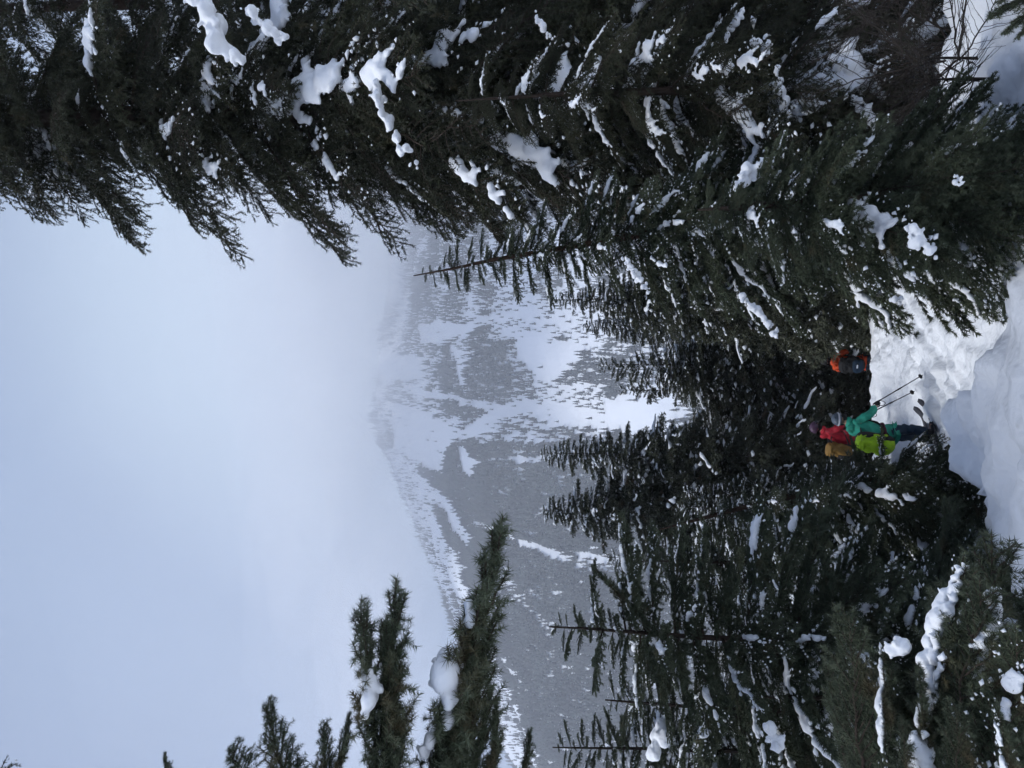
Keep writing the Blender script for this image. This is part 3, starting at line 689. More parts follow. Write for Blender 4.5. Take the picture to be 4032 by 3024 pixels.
def ski(label, c, yaw, pitch, group):
    root = empty('ski', c); root.rotation_euler = (0, -pitch, yaw); tag(root, label, 'ski', group)
    t = np.linspace(-.85, .95, 26); wd = .055 + .012 * np.abs(t) ** 1.5; wd = np.where(t > .88, wd * .6, wd)
    z = .02 + .12 * np.clip((t - .62) / .33, 0, 1) ** 2
    V = np.concatenate([np.stack([t, s_ * wd, z + h], -1) for s_, h in ((-1, 0), (1, 0), (1, .014), (-1, .014))]); n = 26; F = []
    i = np.arange(n - 1)
    for a, b in ((0, 1), (1, 2), (2, 3), (3, 0)): F.append(np.stack([a * n + i, a * n + i + 1, b * n + i + 1, b * n + i], -1))
    link('board', mesh_np('board', V, np.concatenate(F), [M['ski']]), root)
    o = link('binding', rounded('binding', (.32, .08, .05), M['black'], 4), root); o.location = (-.02, 0, .055)
def feet_at(px, d):
    p = P(px[0], px[1], d); return Vector((p[0], p[1], gz(p[0], p[1])))
f1 = feet_at((3655, 1712), 15.3)
teal = person('skier in teal jacket and grey helmet standing with ski poles under a fir bough', f1, R(38), M['teal'], M['navy'], M['greyhelmet'], M['white'], .22,
              {-1: ((.30, -.30, 1.18), (.52, -.24, 1.04)), 1: ((.28, .28, 1.2), (.55, .2, 1.08))}, 1.03, head_yaw=R(12))
belt = link('hip_belt', rounded('hip_belt', (.38, .47, .11), M['plum'], 2.6, .15, 3), teal); belt.location = (.01, 0, .99)
backpack('bulging lime green backpack cover on the teal skier', teal, (M['lime'], M['black']), (.32, .40, .72), (-.23, 0, 1.16), R(12), 0)
f2 = feet_at((3560, 1728), 19.1)
red = person('skier in red jacket and purple helmet half hidden behind the teal skier', f2, R(14), M['red'], M['navy'], M['purplehelmet'], M['purplehelmet'], .16, None, 1.03)
backpack('tan backpack with black pocket on the red-jacketed skier', red, (M['tan'], M['black']), (.34, .38, .60), (-.29, 0, 1.20), R(10), 1)
f3 = feet_at((3500, 1428), 23.2)
org = person('skier in orange jacket showing between snowy boughs farther down the trail', f3, R(75), M['orange'], M['navy'], M['black'], M['black'], .12, None, 1.08)
backpack('dark backpack on the orange-jacketed skier', org, (M['black'], M['navy']), (.30, .46, .68), (-.27, 0, 1.14), R(6), 2)
def body_pt(b, v): return (Matrix.Translation(b.location) @ b.rotation_euler.to_matrix().to_4x4() @ Matrix.Diagonal((*b.scale, 1))) @ Vector(v)
h1, h2 = body_pt(teal, (.57, -.235, 1.06)), body_pt(teal, (.60, .195, 1.09))
def ground_tip(px, d):
    p = P(px[0], px[1], d); return Vector((p[0], p[1], gz(p[0], p[1]) + .02))
ski_pole('longer dark ski pole slanting out from the teal skier towards the open snow', h1, ground_tip((3540, 1476), 16.0))
ski_pole('shorter-looking dark ski pole crossing behind the other pole', h2, ground_tip((3532, 1540), 16.6))
ski('snow-dusted ski under the teal skier, nearer one', body_pt(teal, (.1, -.13, .02)), R(58), R(-11), 'skis of the teal skier')
ski('snow-dusted ski under the teal skier, farther one', body_pt(teal, (.1, .13, .02)), R(58), R(-11), 'skis of the teal skier')

# ------------------------------------------------------------------ snow lumps resting on the near trees
def loose_lump(name, label, pts, rad, vox, seed, squash=.8, rough=1.0):
    c = sum(pts, Vector()) / len(pts)
    o = link(name, lump_mesh(name, [p - c for p in pts], rad, vox, seed, squash, rough)); o.location = c
    tag(o, label, 'snow', 'snow lumps on the close fir'); return o
def px_lump(label, line, d, r, n, seed, up=.1, vox=.18, squash=.8, group=None, rough=1.0):
    rr = random.Random(seed); pts, rad = [], []
    n = int(n * 2.2)
    for i in range(n):
        t = i / (n - 1) * (len(line) - 1); k = min(int(t), len(line) - 2); f = t - k
        x = line[k][0] + (line[k + 1][0] - line[k][0]) * f; y = line[k][1] + (line[k + 1][1] - line[k][1]) * f
        q = r * (.40 + .6 * math.sin(math.pi * (i + .6) / (n + .2))) * rr.uniform(.32, 1.12)
        j = r * 1.0
        pts.append(Vector(P(x, y, d)) + Vector((rr.uniform(-j, j), rr.uniform(-j, j), rr.uniform(-.35, .25) * r + up * q))); rad.append(q)
    for p, q in list(zip(pts, rad)):
        if rr.random() < .6:
            a = rr.uniform(0, 6.28); b = rr.uniform(-.5, .5); e_ = q * rr.uniform(.2, .42)
            pts.append(p + Vector((math.cos(a) * q * 1.15, b * q, math.sin(a) * q * 1.1))); rad.append(e_)
    o = loose_lump('snow_lump', label, pts, rad, r * vox, seed, squash, rough)
    if group: o['group'] = group
    return o
px_lump('large rounded snow lump on the longest bough reaching into the sky', [(1785, 2790), (1755, 2700), (1790, 2600)], 2.46, .056, 9, 1, rough=.4)
px_lump('small flattened snow lump nearer the tip of the longest bough', [(1850, 2480), (1845, 2430), (1862, 2380)], 2.46, .024, 6, 2, rough=.4)
px_lump('round snow ball on the upper side of the blunt bushy bough', [(1460, 2760), (1445, 2725), (1465, 2690)], 2.38, .036, 6, 3, rough=.4)
px_lump('snow clump where the longest bough leaves the picture', [(1660, 2980), (1710, 2900)], 2.48, .028, 5, 6)
px_lump('long curved strip of snow lying along the closest bough', [(3665, 2740), (3645, 2660), (3680, 2500), (3730, 2340), (3795, 2240)], 1.86, .021, 30, 4)
px_lump('ragged snow patch below the long strip on the closest boughs', [(3830, 2690), (3850, 2560), (3900, 2440), (3930, 2330)], 1.74, .022, 18, 5)
px_lump('rounded snow mass at the picture corner on the closest boughs', [(3650, 3010), (3610, 2960), (3620, 2890)], 1.76, .030, 7, 7)
px_lump('dim snow clump half buried in needles of the shaded boughs', [(3480, 2560), (3530, 2530), (3560, 2560)], 1.95, .022, 6, 8)
HG = 'snow pillows on the dark hemlocks and firs'
for k, (lab, line, d, r, n) in enumerate((
    ('broad snow pillow on the highest hemlock bough beside a patch of sky', [(770, -40), (820, 60), (880, 160), (960, 270)], 9.6, .17, 14),
    ('second snow pillow just under the highest one', [(960, 40), (1040, 110), (1130, 160)], 9.5, .10, 8),
    ('long tapering snow streak halfway down the huge hemlock', [(1475, 310), (1495, 420), (1560, 540), (1640, 650)], 9.4, .105, 14),
    ('ragged snow streak on a yellowish hemlock bough', [(2110, 60), (2150, 120), (2210, 190)], 9.3, .065, 9),
    ('snow clumps on a mossy bough high above the big pillow', [(2860, 140), (2900, 80), (2920, 60)], 7.6, .065, 7),
    ('snow patch beneath the mossy bough clumps', [(2950, 190), (3010, 160), (3040, 190)], 7.5, .075, 7),
    ('upright arm of the chair-shaped snow on dark branches', [(3055, 285), (3070, 370), (3105, 450)], 7.4, .075, 9),
    ('level arm of the chair-shaped snow on dark branches', [(3120, 405), (3200, 400), (3290, 415)], 7.35, .06, 9),
    ('biggest snow pillow weighing down a low hemlock bough', [(3290, 190), (3340, 260), (3400, 290), (3490, 330)], 7.3, .14, 14),
    ('hooked snow clump below the biggest pillow', [(3350, 380), (3400, 440), (3440, 480), (3490, 540)], 7.2, .065, 12),
    ('plump snow roll on a shaded fir bough under the slender trunk', [(2880, 760), (2930, 690), (3010, 640)], 6.0, .065, 10),
    ('second plump snow roll farther along the shaded fir', [(3070, 770), (3140, 720), (3220, 650)], 5.9, .065, 10),
    ('wedge of snow on the fir facing the trail', [(3090, 890), (3150, 930), (3190, 960)], 5.8, .055, 9),
    ('needle-combed snow patch low on the bushy fir', [(3570, 880), (3620, 950), (3690, 990)], 4.2, .045, 10),
    ('small snow clot on the lowest fir boughs near the lip', [(3760, 700), (3790, 720)], 4.2, .03, 5),
    ('snow streak pointing to the trail on a drooping fir bough', [(3440, 1110), (3500, 1160), (3560, 1200)], 6.6, .04, 9),
    ('long snow streak on the fir bough above the orange skier', [(2900, 1150), (2960, 1210), (3040, 1290), (3060, 1320)], 6.8, .05, 14),
    ('thick snow streak ending the fir boughs over the dark wood', [(2450, 1010), (2500, 1080), (2560, 1150)], 7.2, .045, 12),
    ('rounded cap of snow on the dark fir beneath the spindly trees', [(3300, 2250), (3290, 2200), (3320, 2150), (3370, 2120)], 7.2, .055, 12),
    ('smaller rounded cap of snow beside the larger cap', [(3160, 2330), (3140, 2300), (3180, 2250)], 7.2, .04, 8),
    ('snow clump at the picture edge on the thicket', [(2560, 2960), (2600, 2900), (2620, 2850)], 6.8, .10, 9),
    ('snow clump below the picture-edge clump', [(3000, 2880), (3050, 2910), (3080, 2950)], 5.0, .06, 9))):
    px_lump(lab, line, d, r * .82, n, 50 + k, group=HG)

# ------------------------------------------------------------------ whole crowns for trees farther off
MID = []
for k in range(5):
    MID.append(Bough(400 + k, 1.0, 13, .44, 58, .26, .04, .40, .10, .42, .070, .021, 135, .15, .010, .05, .05, k % 2 == 0, 3, 3))
def xform(V, m3, sc, loc): return (V * sc) @ np.array(m3).T + loc
_ico = bmesh.new(); bmesh.ops.create_icosphere(_ico, subdivisions=2, radius=1)
ICO_V = np.array([v.co[:] for v in _ico.verts]); ICO_F = np.array([[v.index for v in f.verts] for f in _ico.faces]); _ico.free()
LUMP = []
for k in range(7):
    rr = random.Random(500 + k); p = Vector((0, 0, 0)); pts = []; rad = []
    hd = 0.0
    for i in range(rr.choice((3, 4, 5, 7))):
        pts.append(p.copy()); rad.append(rr.uniform(.35, .62)); hd += rr.uniform(-.9, .9)
        p += Vector((math.cos(hd) * .55, math.sin(hd) * .45, rr.uniform(-.22, .08)))
    me = lump_mesh('lump', pts, rad, .26, k, .6)
    n = len(me.vertices); co = np.empty(n * 3, np.float32); me.vertices.foreach_get('co', co); co = co.reshape(-1, 3)
    LUMP.append((co - co.mean(0), np.array([list(f.vertices) for f in me.polygons])))
def crown_proto(seed, H, prof, n, pitch, snow, lo=.04, jit=.3):
    """Crown and its snow for a tree of height H; returns two meshes."""
    rng = np.random.RandomState(seed); V, F3, Q, SV, SF = [], [], [], [], []; nb = 0; ns = 0; CC = []; CR = []
    pt = [p[0] for p in prof]; pr = [p[1] for p in prof]
    for i in range(n):
        t = lo + (.99 - lo) * ((i + rng.rand()) / n) ** .85; L = np.interp(t, pt, pr) * rng.uniform(1 - jit, 1 + jit)
        az = i * 2.39996 + rng.uniform(-.6, .6); pi = R(np.interp(t, [0, 1], [pitch[1], pitch[0]]) + rng.uniform(-10, 10))
        m3 = orient(az, pi, rng.uniform(-.3, .3)); b = MID[rng.randint(len(MID))]; loc = np.array([0, 0, t * H])
        V.append(xform(b.V, m3, L, loc)); F3.append(b.F3 + nb); Q.append(b.Q + nb); nb += len(b.V)
        for _ in range(rng.randint(1, 8)):
            q = b.secs[rng.randint(len(b.secs))][rng.randint(1, 6)] + [0, 0, .05]
            CC.append(xform(q[None], m3, L, loc)[0]); CR.append(rng.choice([.012, .018, .028, .045, .06]) * rng.uniform(.8, 1.2) * min(1.4, L + .3))
        if rng.rand() < snow * .7 and L > .2:
            for _ in range(rng.randint(1, 4)):
                tt = rng.uniform(.35, .92); f = tt * 14; k = int(f); p = b.stem[k] + [0, rng.uniform(-.14, .14), .09]
                c = xform(p[None], m3, L, loc)[0]; r = rng.uniform(.045, .10) * min(1.3, L) * rng.choice([.6, 1.0, 1.6])
                lv, lf = LUMP[rng.randint(len(LUMP))]
                v = (lv * np.array([r * rng.uniform(.9, 1.6), r * rng.uniform(.7, 1.2) * rng.choice([-1, 1]), r * .9])) @ np.array(m3).T + c
                SV.append(v); SF.append(lf + ns); ns += len(lv)
    if SV:
        cv, cf = clods(np.array(CC), np.array(CR), rng); SV.append(cv); SF4 = cf + ns
    cr = mesh_np('crown', np.concatenate(V), [np.concatenate(F3), np.concatenate(Q)], [M['midfir'], M['bark']],
                 np.concatenate([np.zeros(sum(len(f) for f in F3)), np.ones(sum(len(f) for f in Q))]))
    sn = mesh_np('snow_load', np.concatenate(SV), [np.concatenate(SF), SF4], [M['snow']], smooth=True) if SV else None
    u = np.linspace(0, 1, 9); path = np.stack([.05 * np.sin(u * 5 + seed), .05 * np.sin(u * 4 + 2 * seed), H * u - .4 * (1 - u)], -1)
    tr = trunk_mesh(path, .070, .004, M['bark'], 'trunk', 6)
    return cr, sn, tr, H
CROWN = {
 'spire': [crown_proto(s, 10, [(0, 1.7), (.25, 1.75), (.5, 1.2), (.75, .78), (.92, .44), (1, .16)], 240, (16, -32), .9) for s in (1, 2)],
 'broad': [crown_proto(s, 9, [(0, 2.2), (.2, 2.3), (.5, 1.65), (.8, .95), (.93, .5), (1, .18)], 250, (12, -30), .95) for s in (3, 4)],
 'open': [crown_proto(s, 9, [(0, 1.6), (.3, 1.35), (.6, .80), (.85, .52), (.95, .30), (1, .10)], 150, (34, -8), .75, jit=.45) for s in (5, 6)],
}
def mid_tree(kind, tip_px, d, label, seed, group=None, wide=1.0, name='conifer', dy=0.0):
    T = P(tip_px[0], tip_px[1], d); z0 = gz(T[0], T[1]); H = T[2] - z0
    rng = random.Random(seed); cr, sn, tr, H0 = CROWN[kind][rng.randrange(len(CROWN[kind]))]
    root = empty(name, (T[0], T[1], z0)); tag(root, label, 'tree', group)
    root.rotation_euler = (rng.uniform(-.03, .03), rng.uniform(-.03, .03), rng.uniform(0, 6.28))
    k = H / H0; wide *= 1.25; root.scale = (k * wide, k * wide, k)
    link('trunk', tr, root); link('crown', cr, root)
    if sn: tag(link('snow_load', sn, root), kind='stuff')
    return root

# ------------------------------------------------------------------ trees of the valley side, far to near
for kind, tip, d, wd, lab in (
    ('spire', (2115, 1772), 27, .82, 'tall spired conifer dotted with snow directly behind the two skiers, tip before a snowy chute'),
    ('broad', (2124, 1963), 27, .78, 'bushy snow-dotted conifer with bare needle-thin leader beside the spired conifer behind the skiers'),
    ('spire', (2620, 2118), 36, .60, 'small thin conifer top peeking over between bushy conifer and spindly tree'),
    ('open', (2379, 2228), 21, .85, 'spindly bare-branched conifer with upturned twigs against the grey forest'),
    ('open', (2430, 2305), 19, .55, 'thin spindly conifer standing close beside the larger spindly tree'),
    ('spire', (2284, 1298), 33, .70, 'spired conifer nearest the drooping fir boughs in the row before the snowfield'),
    ('open', (2342, 1434), 29, .80, 'open-branched conifer with comb-like upturned twigs in front of the wide snowfield'),
    ('open', (2424, 1549), 32, .62, 'slim conifer with thin leader above the helmeted skiers, before the valley snow'),
    ('spire', (2370, 1330), 37, .55, 'slender conifer leader half hidden behind the spired conifer of the row'),
    ('spire', (2670, 1605), 42, .60, 'tiny conifer top low in the gap under the snowy gully'),
    ('broad', (2700, 1672), 38, .60, 'low bushy conifer in the gap between the tall spired conifer and the slim leader'),
    ('spire', (2175, 1168), 26, .75, 'brownish conifer half hidden behind the leaning fir trunk'),
    ('broad', (2330, 1215), 23, .70, 'brown-green conifer with scattered snow just past the leaning fir boughs')):
    mid_tree(kind, tip, d, lab, int(tip[0] + tip[1]), 'snow-dusted conifers on the valley side', wd)
rng = random.Random(11)
for i in range(34):         # closed wall of trees behind the people
    y = 1080 + i * 21 + rng.uniform(-12, 12); d = rng.choice((29, 31, 36) if 1060 < y < 1700 else (25, 27, 31, 36))
    kd = rng.choice(('broad', 'spire'))
    mid_tree(kd, (rng.uniform(2560, 2900) + (160 if 1540 < y < 1740 else 0), y), d, ('bushy' if kd == 'broad' else 'narrow') + ' dark snow-flecked conifer in the dense wall of trees behind the skiers', 100 + i, 'wall of conifers behind the skiers', rng.uniform(.85, 1.2))
for i in range(30):         # wood on the left flank
    y = 1950 + i * 40 + rng.uniform(-20, 20); d = rng.choice((13, 15, 18, 22, 27))
    kd = rng.choice(('broad', 'spire', 'open'))
    mid_tree(kd, (rng.uniform(2640, 2950), y), d, {'broad': 'bushy', 'spire': 'narrow', 'open': 'thin-branched'}[kd] + ' dark snow-flecked conifer in the thicket below the grey forest slope', 200 + i, 'thicket below the grey slope', rng.uniform(.8, 1.1))
for i in range(22):         # wood behind the tall trees on the right flank
    y = -250 + i * 45 + rng.uniform(-20, 20); d = rng.choice((16, 19, 23, 28))
    mid_tree(rng.choice(('broad', 'spire')), (rng.uniform(1600, 2300), y), d, 'snowy conifer showing through gaps behind the tall dark hemlocks', 300 + i, 'conifers behind the hemlocks', rng.uniform(.8, 1.1))

# ------------------------------------------------------------------ near trees on the right flank
def XY(x, y): return np.array([x, y, gz(x, y)])
conifer('hemlock', 'huge dark hemlock rising past the sky edge with big snow pillow on a high bough', XY(4.0, 11.0), (4.15, 11.2, 15.5),
        [(0, 2.3), (.2, 2.5), (.45, 2.15), (.7, 1.55), (1, .6)], 330, HEM, 21, r0=.24, r1=.03, snow=.5, pitch=(-6, -36), big=.3, size_jit=.42)
conifer('hemlock', 'second tall dark hemlock at the picture edge behind the huge one, sky gaps between', XY(6.9, 13.5), (7.0, 13.6, 15),
        [(0, 2.4), (.3, 2.4), (.7, 1.7), (1, .5)], 200, HEM, 22, r0=.22, r1=.03, snow=.5, pitch=(0, -34), big=.3, size_jit=.4)
tree_at('hemlock', 'slender hemlock with straight reddish trunk between huge hemlock and leaning fir', (1225, 742), 12.5, (3300, 760), 12.5,
        [(0, 1.7), (.35, 1.6), (.6, 1.1), (.85, .7), (1, .3)], 150, HEM, 23, r0=.09, snow=.30, pitch=(5, -30), bark='bark_red', big=.3)
tree_at('fir', 'leaning young fir with bare tip and long snow-streaked drooping boughs above the trail', (1622, 1088), 8.0, (3900, 830), 8.0,
        [(0, 1.5), (.2, 1.6), (.45, 1.15), (.65, .78), (.82, .45), (.95, .20), (1, .06)], 200, FIR, 24, r0=.075, snow=.8, bend=(.14, 0, .0), pitch=(8, -46), bark='bark_red', width=.8)
conifer('fir', 'low bushy fir with drooping green boughs at the edge of the grey snow lip', XY(1.18, 5.0), (1.14, 5.0, -.75),
        [(0, .78), (.3, .82), (.6, .62), (1, .15)], 100, FIR, 25, r0=.06, snow=.30, pitch=(5, -38), width=.9, big=.2)
conifer('hemlock', 'small hemlock with heavy snow pillows low beside the bare twigs', XY(3.1, 8.2), (3.0, 8.2, 1.3),
        [(0, 1.2), (.4, 1.3), (.7, .9), (1, .3)], 90, HEM, 26, r0=.08, snow=.45, pitch=(0, -30), big=.6)

# ------------------------------------------------------------------ near trees on the left flank
tree_at('fir', 'fir with leaning brown trunk and hanging boughs crossing in front of the skiers', (2560, 2085), 10.0, (3800, 1732), 9.0,
        [(0, .9), (.12, 1.15), (.35, 1.35), (.6, 1.0), (.85, .5), (1, .12)], 120, FIR, 31, r0=.085, snow=.8, pitch=(16, -40), bark='bark_red', width=.85, bend=(.05, 0, 0), trim=.86, t_lo=.28)
tree_at('fir', 'bare-topped young fir with dark trunk and crooked rising side branch before the grey slope', (2160, 2465), 6.0, (3700, 2620), 6.0,
        [(0, 1.1), (.3, 1.0), (.5, .95), (.75, .75), (.88, .50), (.95, .28), (1, .12)], 130, FIR, 32, r0=.040, snow=.65, pitch=(20, -14), bark='bark', width=.6, size_jit=.55)
tree_at('fir', 'thin dark-trunked fir with twiggy top next to the bare-topped one', (2382, 2729), 6.6, (3700, 2850), 6.6,
        [(0, 1.1), (.3, 1.0), (.6, .85), (.8, .62), (.93, .32), (1, .10)], 120, FIR, 33, r0=.036, snow=.65, pitch=(22, -14), width=.65, size_jit=.55)
tree_at('fir', 'snow-clumped fir at the picture edge with slim brownish top', (2175, 2940), 8.0, (3700, 2960), 8.0,
        [(0, 1.2), (.4, 1.0), (.65, .75), (.85, .48), (1, .14)], 130, FIR, 34, r0=.036, snow=.45, pitch=(24, -18), width=.8, big=.35)
tree_at('fir', 'dense bluish fir speckled with snow behind the leaning brown trunk', (2520, 2205), 11.5, (3600, 2230), 11.5,
        [(0, 1.25), (.3, 1.25), (.6, .85), (.85, .45), (1, .12)], 140, FIR, 35, r0=.07, snow=.8, pitch=(20, -26), width=.85)
tree_at('fir', 'bushy fir with two rounded snow caps beneath the spindly trees', (2800, 2440), 8.2, (3700, 2470), 8.2,
        [(0, 1.0), (.4, 1.05), (.7, .8), (1, .2)], 95, FIR, 36, r0=.05, snow=.65, pitch=(20, -22), width=.85, big=.3)
tree_at('fir', 'dark bushy fir in deep shade below the thin-trunked firs', (2960, 2720), 5.6, (3800, 2740), 5.6,
        [(0, 1.0), (.5, .85), (1, .2)], 70, FIR, 37, r0=.045, snow=.35, pitch=(18, -22), width=.85, big=.3)

# the fir whose trunk stands outside the picture and whose boughs reach in close to the camera
LB = np.array([-2.15, 2.55]); LBZ = gz(*LB)
near = empty('fir', (LB[0], LB[1], LBZ))
tag(near, 'close fir reaching dark brushy boughs with round snow lumps across the grey-blue sky', 'tree')
link('trunk', trunk_mesh(np.array([[0, 0, -.3], [0, 0, 1.5], [.02, 0, 3.5], [.03, .02, 6.5]]), .10, .02, M['bark']), near)
def near_bough(A, B, proto, roll=0.0, width=1.0, snow=None, root=near, kind=FINE):
    """bough from A to B (world points)."""
    A, B = np.asarray(A), np.asarray(B); v = Vector(B - A); L = v.length; x = v.normalized()
    z = Vector((0, 0, 1)); y = z.cross(x).normalized(); z = x.cross(y)
    m3 = Matrix((x, y, z)).transposed() @ Euler((roll, 0, 0)).to_matrix()
    return place_bough(root, kind[proto], Vector(A) - root.location, m3, L / (.95 * kind[proto].L), snow, width=width)
def limb(root, A, B, r=.014):
    """bare inner part of a bough, from the trunk out to where its needles begin."""
    A, B = np.asarray(A), np.asarray(B); o = np.array(root.location); k = (o[0] - A[0]) / (A[0] - B[0]); q = A + (A - B) * k
    q = np.array([o[0], o[1], q[2] - .10]); mid = (q + A) / 2 + [0, 0, .03]; out_ = A + (B - A) * .12
    tube_obj('branch', np.array([q, mid, A, out_]) - o, np.array([r * 1.5, r * 1.2, r, r * .8]), M['bark'], root, 6)
for a, b, d0, d1, pr, wd in (((1690, 3420), (1945, 2100), 2.6, 2.5, 0, 1.0), ((1500, 3330), (1560, 2350), 2.5, 2.4, 1, 1.15), ((1490, 3330), (1425, 2410), 2.5, 2.38, 3, .8), ((1540, 3330), (1520, 2480), 2.5, 2.42, 4, 1.1), ((1720, 3380), (1855, 2400), 2.58, 2.5, 2, 1.2), ((1800, 3380), (1900, 2520), 2.6, 2.54, 4, 1.2), ((1180, 3330), (1048, 2778), 2.5, 2.4, 2, 1.0),
                             ((1250, 3300), (1375, 2835), 2.5, 2.45, 3, 1.0), ((1290, 3300), (1270, 2860), 2.5, 2.45, 4, 1.0), ((950, 3300), (900, 2945), 2.5, 2.4, 1, 1.4),
                             ((690, 3250), (645, 2985), 2.5, 2.4, 2, 1.0), ((1900, 3350), (1955, 2780), 2.7, 2.65, 3, .9), ((2010, 3300), (2085, 2890), 2.7, 2.7, 4, .9),
                             ((1620, 3350), (1790, 2640), 2.55, 2.6, 2, 1.2), ((1780, 3300), (1930, 2740), 2.7, 2.7, 3, 1.2)):
    near_bough(P(a[0], a[1], d0), P(b[0], b[1], d1), pr, rng.uniform(-.5, .5), wd * .95)
    limb(near, P(a[0], a[1], d0), P(b[0], b[1], d1))
    if False: near_bough(P(a[0] + rng.uniform(-40, 40), a[1], d0 + .03), P(b[0] + rng.uniform(-20, 35), b[1] + rng.uniform(60, 220), d1 + .04), (pr + 2) % 5, rng.uniform(-.5, .5), wd * .8)
bare_top = [o for o in COL.objects if o.get('label', '').startswith('bare-topped young fir')][0]
for a, b, pr in (((2600, 2505), (2340, 2246), 0), ((2560, 2490), (2470, 2330), 1), ((2700, 2520), (2560, 2700), 2), ((2620, 2510), (2640, 2720), 3), ((2760, 2530), (2700, 2330), 4), ((2450, 2490), (2420, 2580), 1)):
    near_bough(P(a[0], a[1], 6.0), P(b[0], b[1], 5.9), pr, rng.uniform(-.5, .5), .8, None, bare_top)
leaning = [o for o in COL.objects if o.get('label', '').startswith('fir with leaning brown trunk')][0]
for i, (a, d0, b, d1, sn, wd) in enumerate((((3540, 1811), 9.6, (3625, 1700), 9.3, 1, .8), ((3480, 1828), 9.7, (3440, 1700), 9.4, 2, .7), ((3600, 1795), 9.4, (3690, 1720), 9.0, 2, .8), ((3400, 1850), 9.8, (3330, 1740), 9.5, None, .6),
    ((3720, 1765), 9.1, (3850, 1700), 8.0, None, .8), ((3740, 1765), 9.0, (3960, 1790), 7.6, None, .9), ((3740, 1770), 9.0, (4000, 1880), 7.4, 2, .9), ((3700, 1780), 9.1, (3930, 1960), 7.8, 1, .9),
    ((3680, 1785), 9.2, (4010, 2020), 7.4, None, .9), ((3650, 1790), 9.2, (3860, 2070), 8.0, 2, .9), ((3620, 1795), 9.3, (4030, 2160), 7.6, None, .9), ((3560, 1810), 9.4, (3820, 2190), 8.2, 1, .9),
    ((3700, 1775), 9.1, (3860, 1880), 8.2, None, .9), ((3600, 1800), 9.3, (3780, 1990), 8.4, 2, .9))):
    near_bough(P(a[0], a[1], d0), P(b[0], b[1], d1), i % 7, rng.uniform(-.4, .4), wd, sn, leaning, FIR)
low = empty('fir', (LB[0] + .35, 1.75, gz(LB[0] + .35, 1.75)))
tag(low, 'closest fir boughs in the lower corner carrying a long curved strip of snow', 'tree')
link('trunk', trunk_mesh(np.array([[0, 0, -.3], [0, 0, .6], [.0, 0, 1.9]]), .05, .01, M['bark']), low)
for i, (a, b, d0, d1, sn) in enumerate((((3560, 3200), (3800, 2240), 1.9, 1.85, 2), ((3750, 3250), (3900, 2330), 1.7, 1.7, None), ((3900, 3250), (4010, 2500), 1.6, 1.6, 1), ((3450, 3250), (3330, 2420), 2.0, 2.1, None),
    ((3500, 3250), (3480, 2560), 1.9, 2.0, 1), ((3650, 3250), (3620, 2650), 1.8, 1.8, None), ((3700, 3300), (3960, 2150), 1.9, 2.0, None), ((3950, 3300), (4100, 2250), 1.6, 1.7, None),
    ((3800, 3300), (3760, 2780), 1.6, 1.6, None), ((4000, 3300), (3930, 2800), 1.5, 1.5, 2), ((3560, 3300), (3560, 2850), 1.7, 1.7, None), ((3400, 3300), (3260, 2620), 2.2, 2.3, None),
    ((4050, 3200), (3880, 2500), 1.8, 1.8, None), ((4100, 3100), (3700, 2350), 2.1, 2.2, None))):
    near_bough(P(a[0], a[1], d0), P(b[0], b[1], d1), i % 5, rng.uniform(-.4, .4), 1.3, sn, low)
    limb(low, P(a[0], a[1], d0), P(b[0], b[1], d1), .011)


rng2 = np.random.RandomState(77)
for i in range(46):         # the rest of the close fir, up its trunk
    t = (i + rng2.rand()) / 46; b = FIR[rng2.randint(len(FIR))]; az = math.pi / 2 + rng2.uniform(0.3, 2.9) if i % 3 else rng2.uniform(0, 6.28)
    place_bough(near, b, Vector((.01, 0, 1.3 + 5 * t)), orient(az, R(-18 + 30 * t), 0), np.interp(t, [0, 1], [.8, .3]), 2 if rng2.rand() < .3 else None)
conifer('hemlock', 'added hemlock out of view past the close fir, shading the near snow bank', XY(-3.5, 4.3), (-3.6, 4.4, 9.0),
        [(0, 1.0), (.3, 1.2), (.7, 1.1), (1, .4)], 100, HEM, 42, r0=.16, r1=.02, snow=.3, pitch=(0, -26), t_lo=.25)  # unseen tree, put here so its crown shades the near snow bank
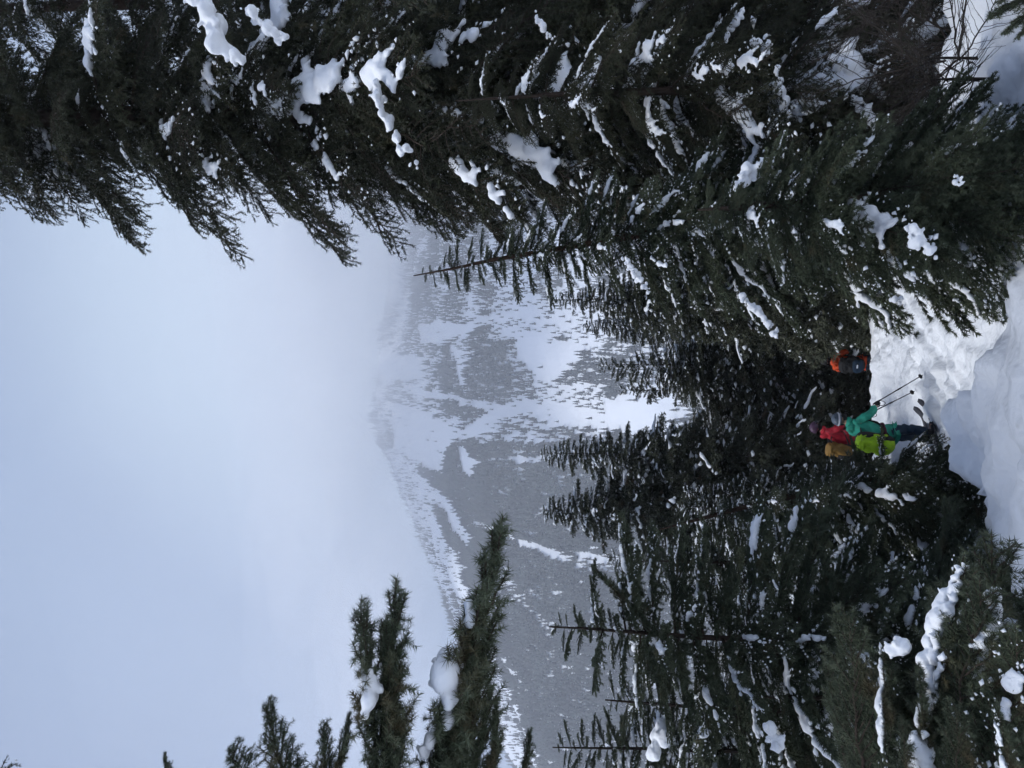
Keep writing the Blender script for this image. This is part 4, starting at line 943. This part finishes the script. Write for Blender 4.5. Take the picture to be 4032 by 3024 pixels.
# tall hemlock beside the viewer, added just out of view to shade the near snow
conifer('hemlock', 'added hemlock out of view beside the viewer, shading the grey snow', XY(3.3, 3.6), (3.4, 3.6, 9.5),
        [(0, 1.2), (.3, 1.5), (.7, 1.3), (1, .4)], 90, HEM, 41, r0=.16, r1=.02, snow=.3, pitch=(0, -30), t_lo=.36)
DEAD = []
for k in range(4):
    b = Bough(600 + k, 1.0, 18, .45, 52, .05, .02, -.05, .10, .45, .02, .003, 6, .2, .007, .05, .15)
    b.mesh('branch', M['fir'], M['twig']); DEAD.append(b)
def bare_shrub(label, x, y, n, L, seed):
    rr = np.random.RandomState(seed); root = empty('bare_shrub', XY(x, y)); tag(root, label, 'shrub', 'leafless shrubs')
    link('stem', trunk_mesh(np.array([[0, 0, -.2], [.02, 0, .2], [.03, .02, .5]]), .009, .004, M['twig'], 'stem', 6), root)
    for i in range(n):
        place_bough(root, DEAD[rr.randint(4)], Vector((0, 0, rr.uniform(.05, .5))), orient(rr.uniform(0, 6.28), R(rr.uniform(5, 65)), rr.uniform(-1, 1)), L * rr.uniform(.6, 1.2), None, 'branch')
bare_shrub('leafless dark twiggy shrub sticking out of the grey snow under the hemlock', 2.25, 5.6, 16, .9, 1)
bare_shrub('denser leafless shrub close to the low bushy fir', 1.95, 5.2, 16, .7, 2)
bare_shrub('leafless shrub deep under the small hemlock with snow pillows', 2.9, 6.8, 18, 1.1, 3)
bare_shrub('thin leafless shrub at the picture edge below the hemlocks', 3.05, 6.0, 14, .9, 4)
sp = empty('fir_sapling', XY(1.75, 3.25)); tag(sp, 'bright green fir sprig at the lower picture corner over grey snow', 'tree')
link('stem', trunk_mesh(np.array([[0, 0, -.2], [0, 0, .3], [.0, 0, .6]]), .02, .004, M['bark'], 'stem', 6), sp)
for i, (x, y) in enumerate(((3900, 60), (3950, 120), (4010, 140), (4060, 60), (3930, 10))):
    near_bough(np.array(sp.location) + [0, 0, .15 + .05 * i], P(x, y, 3.2), i, 0, 1.2, None, sp)
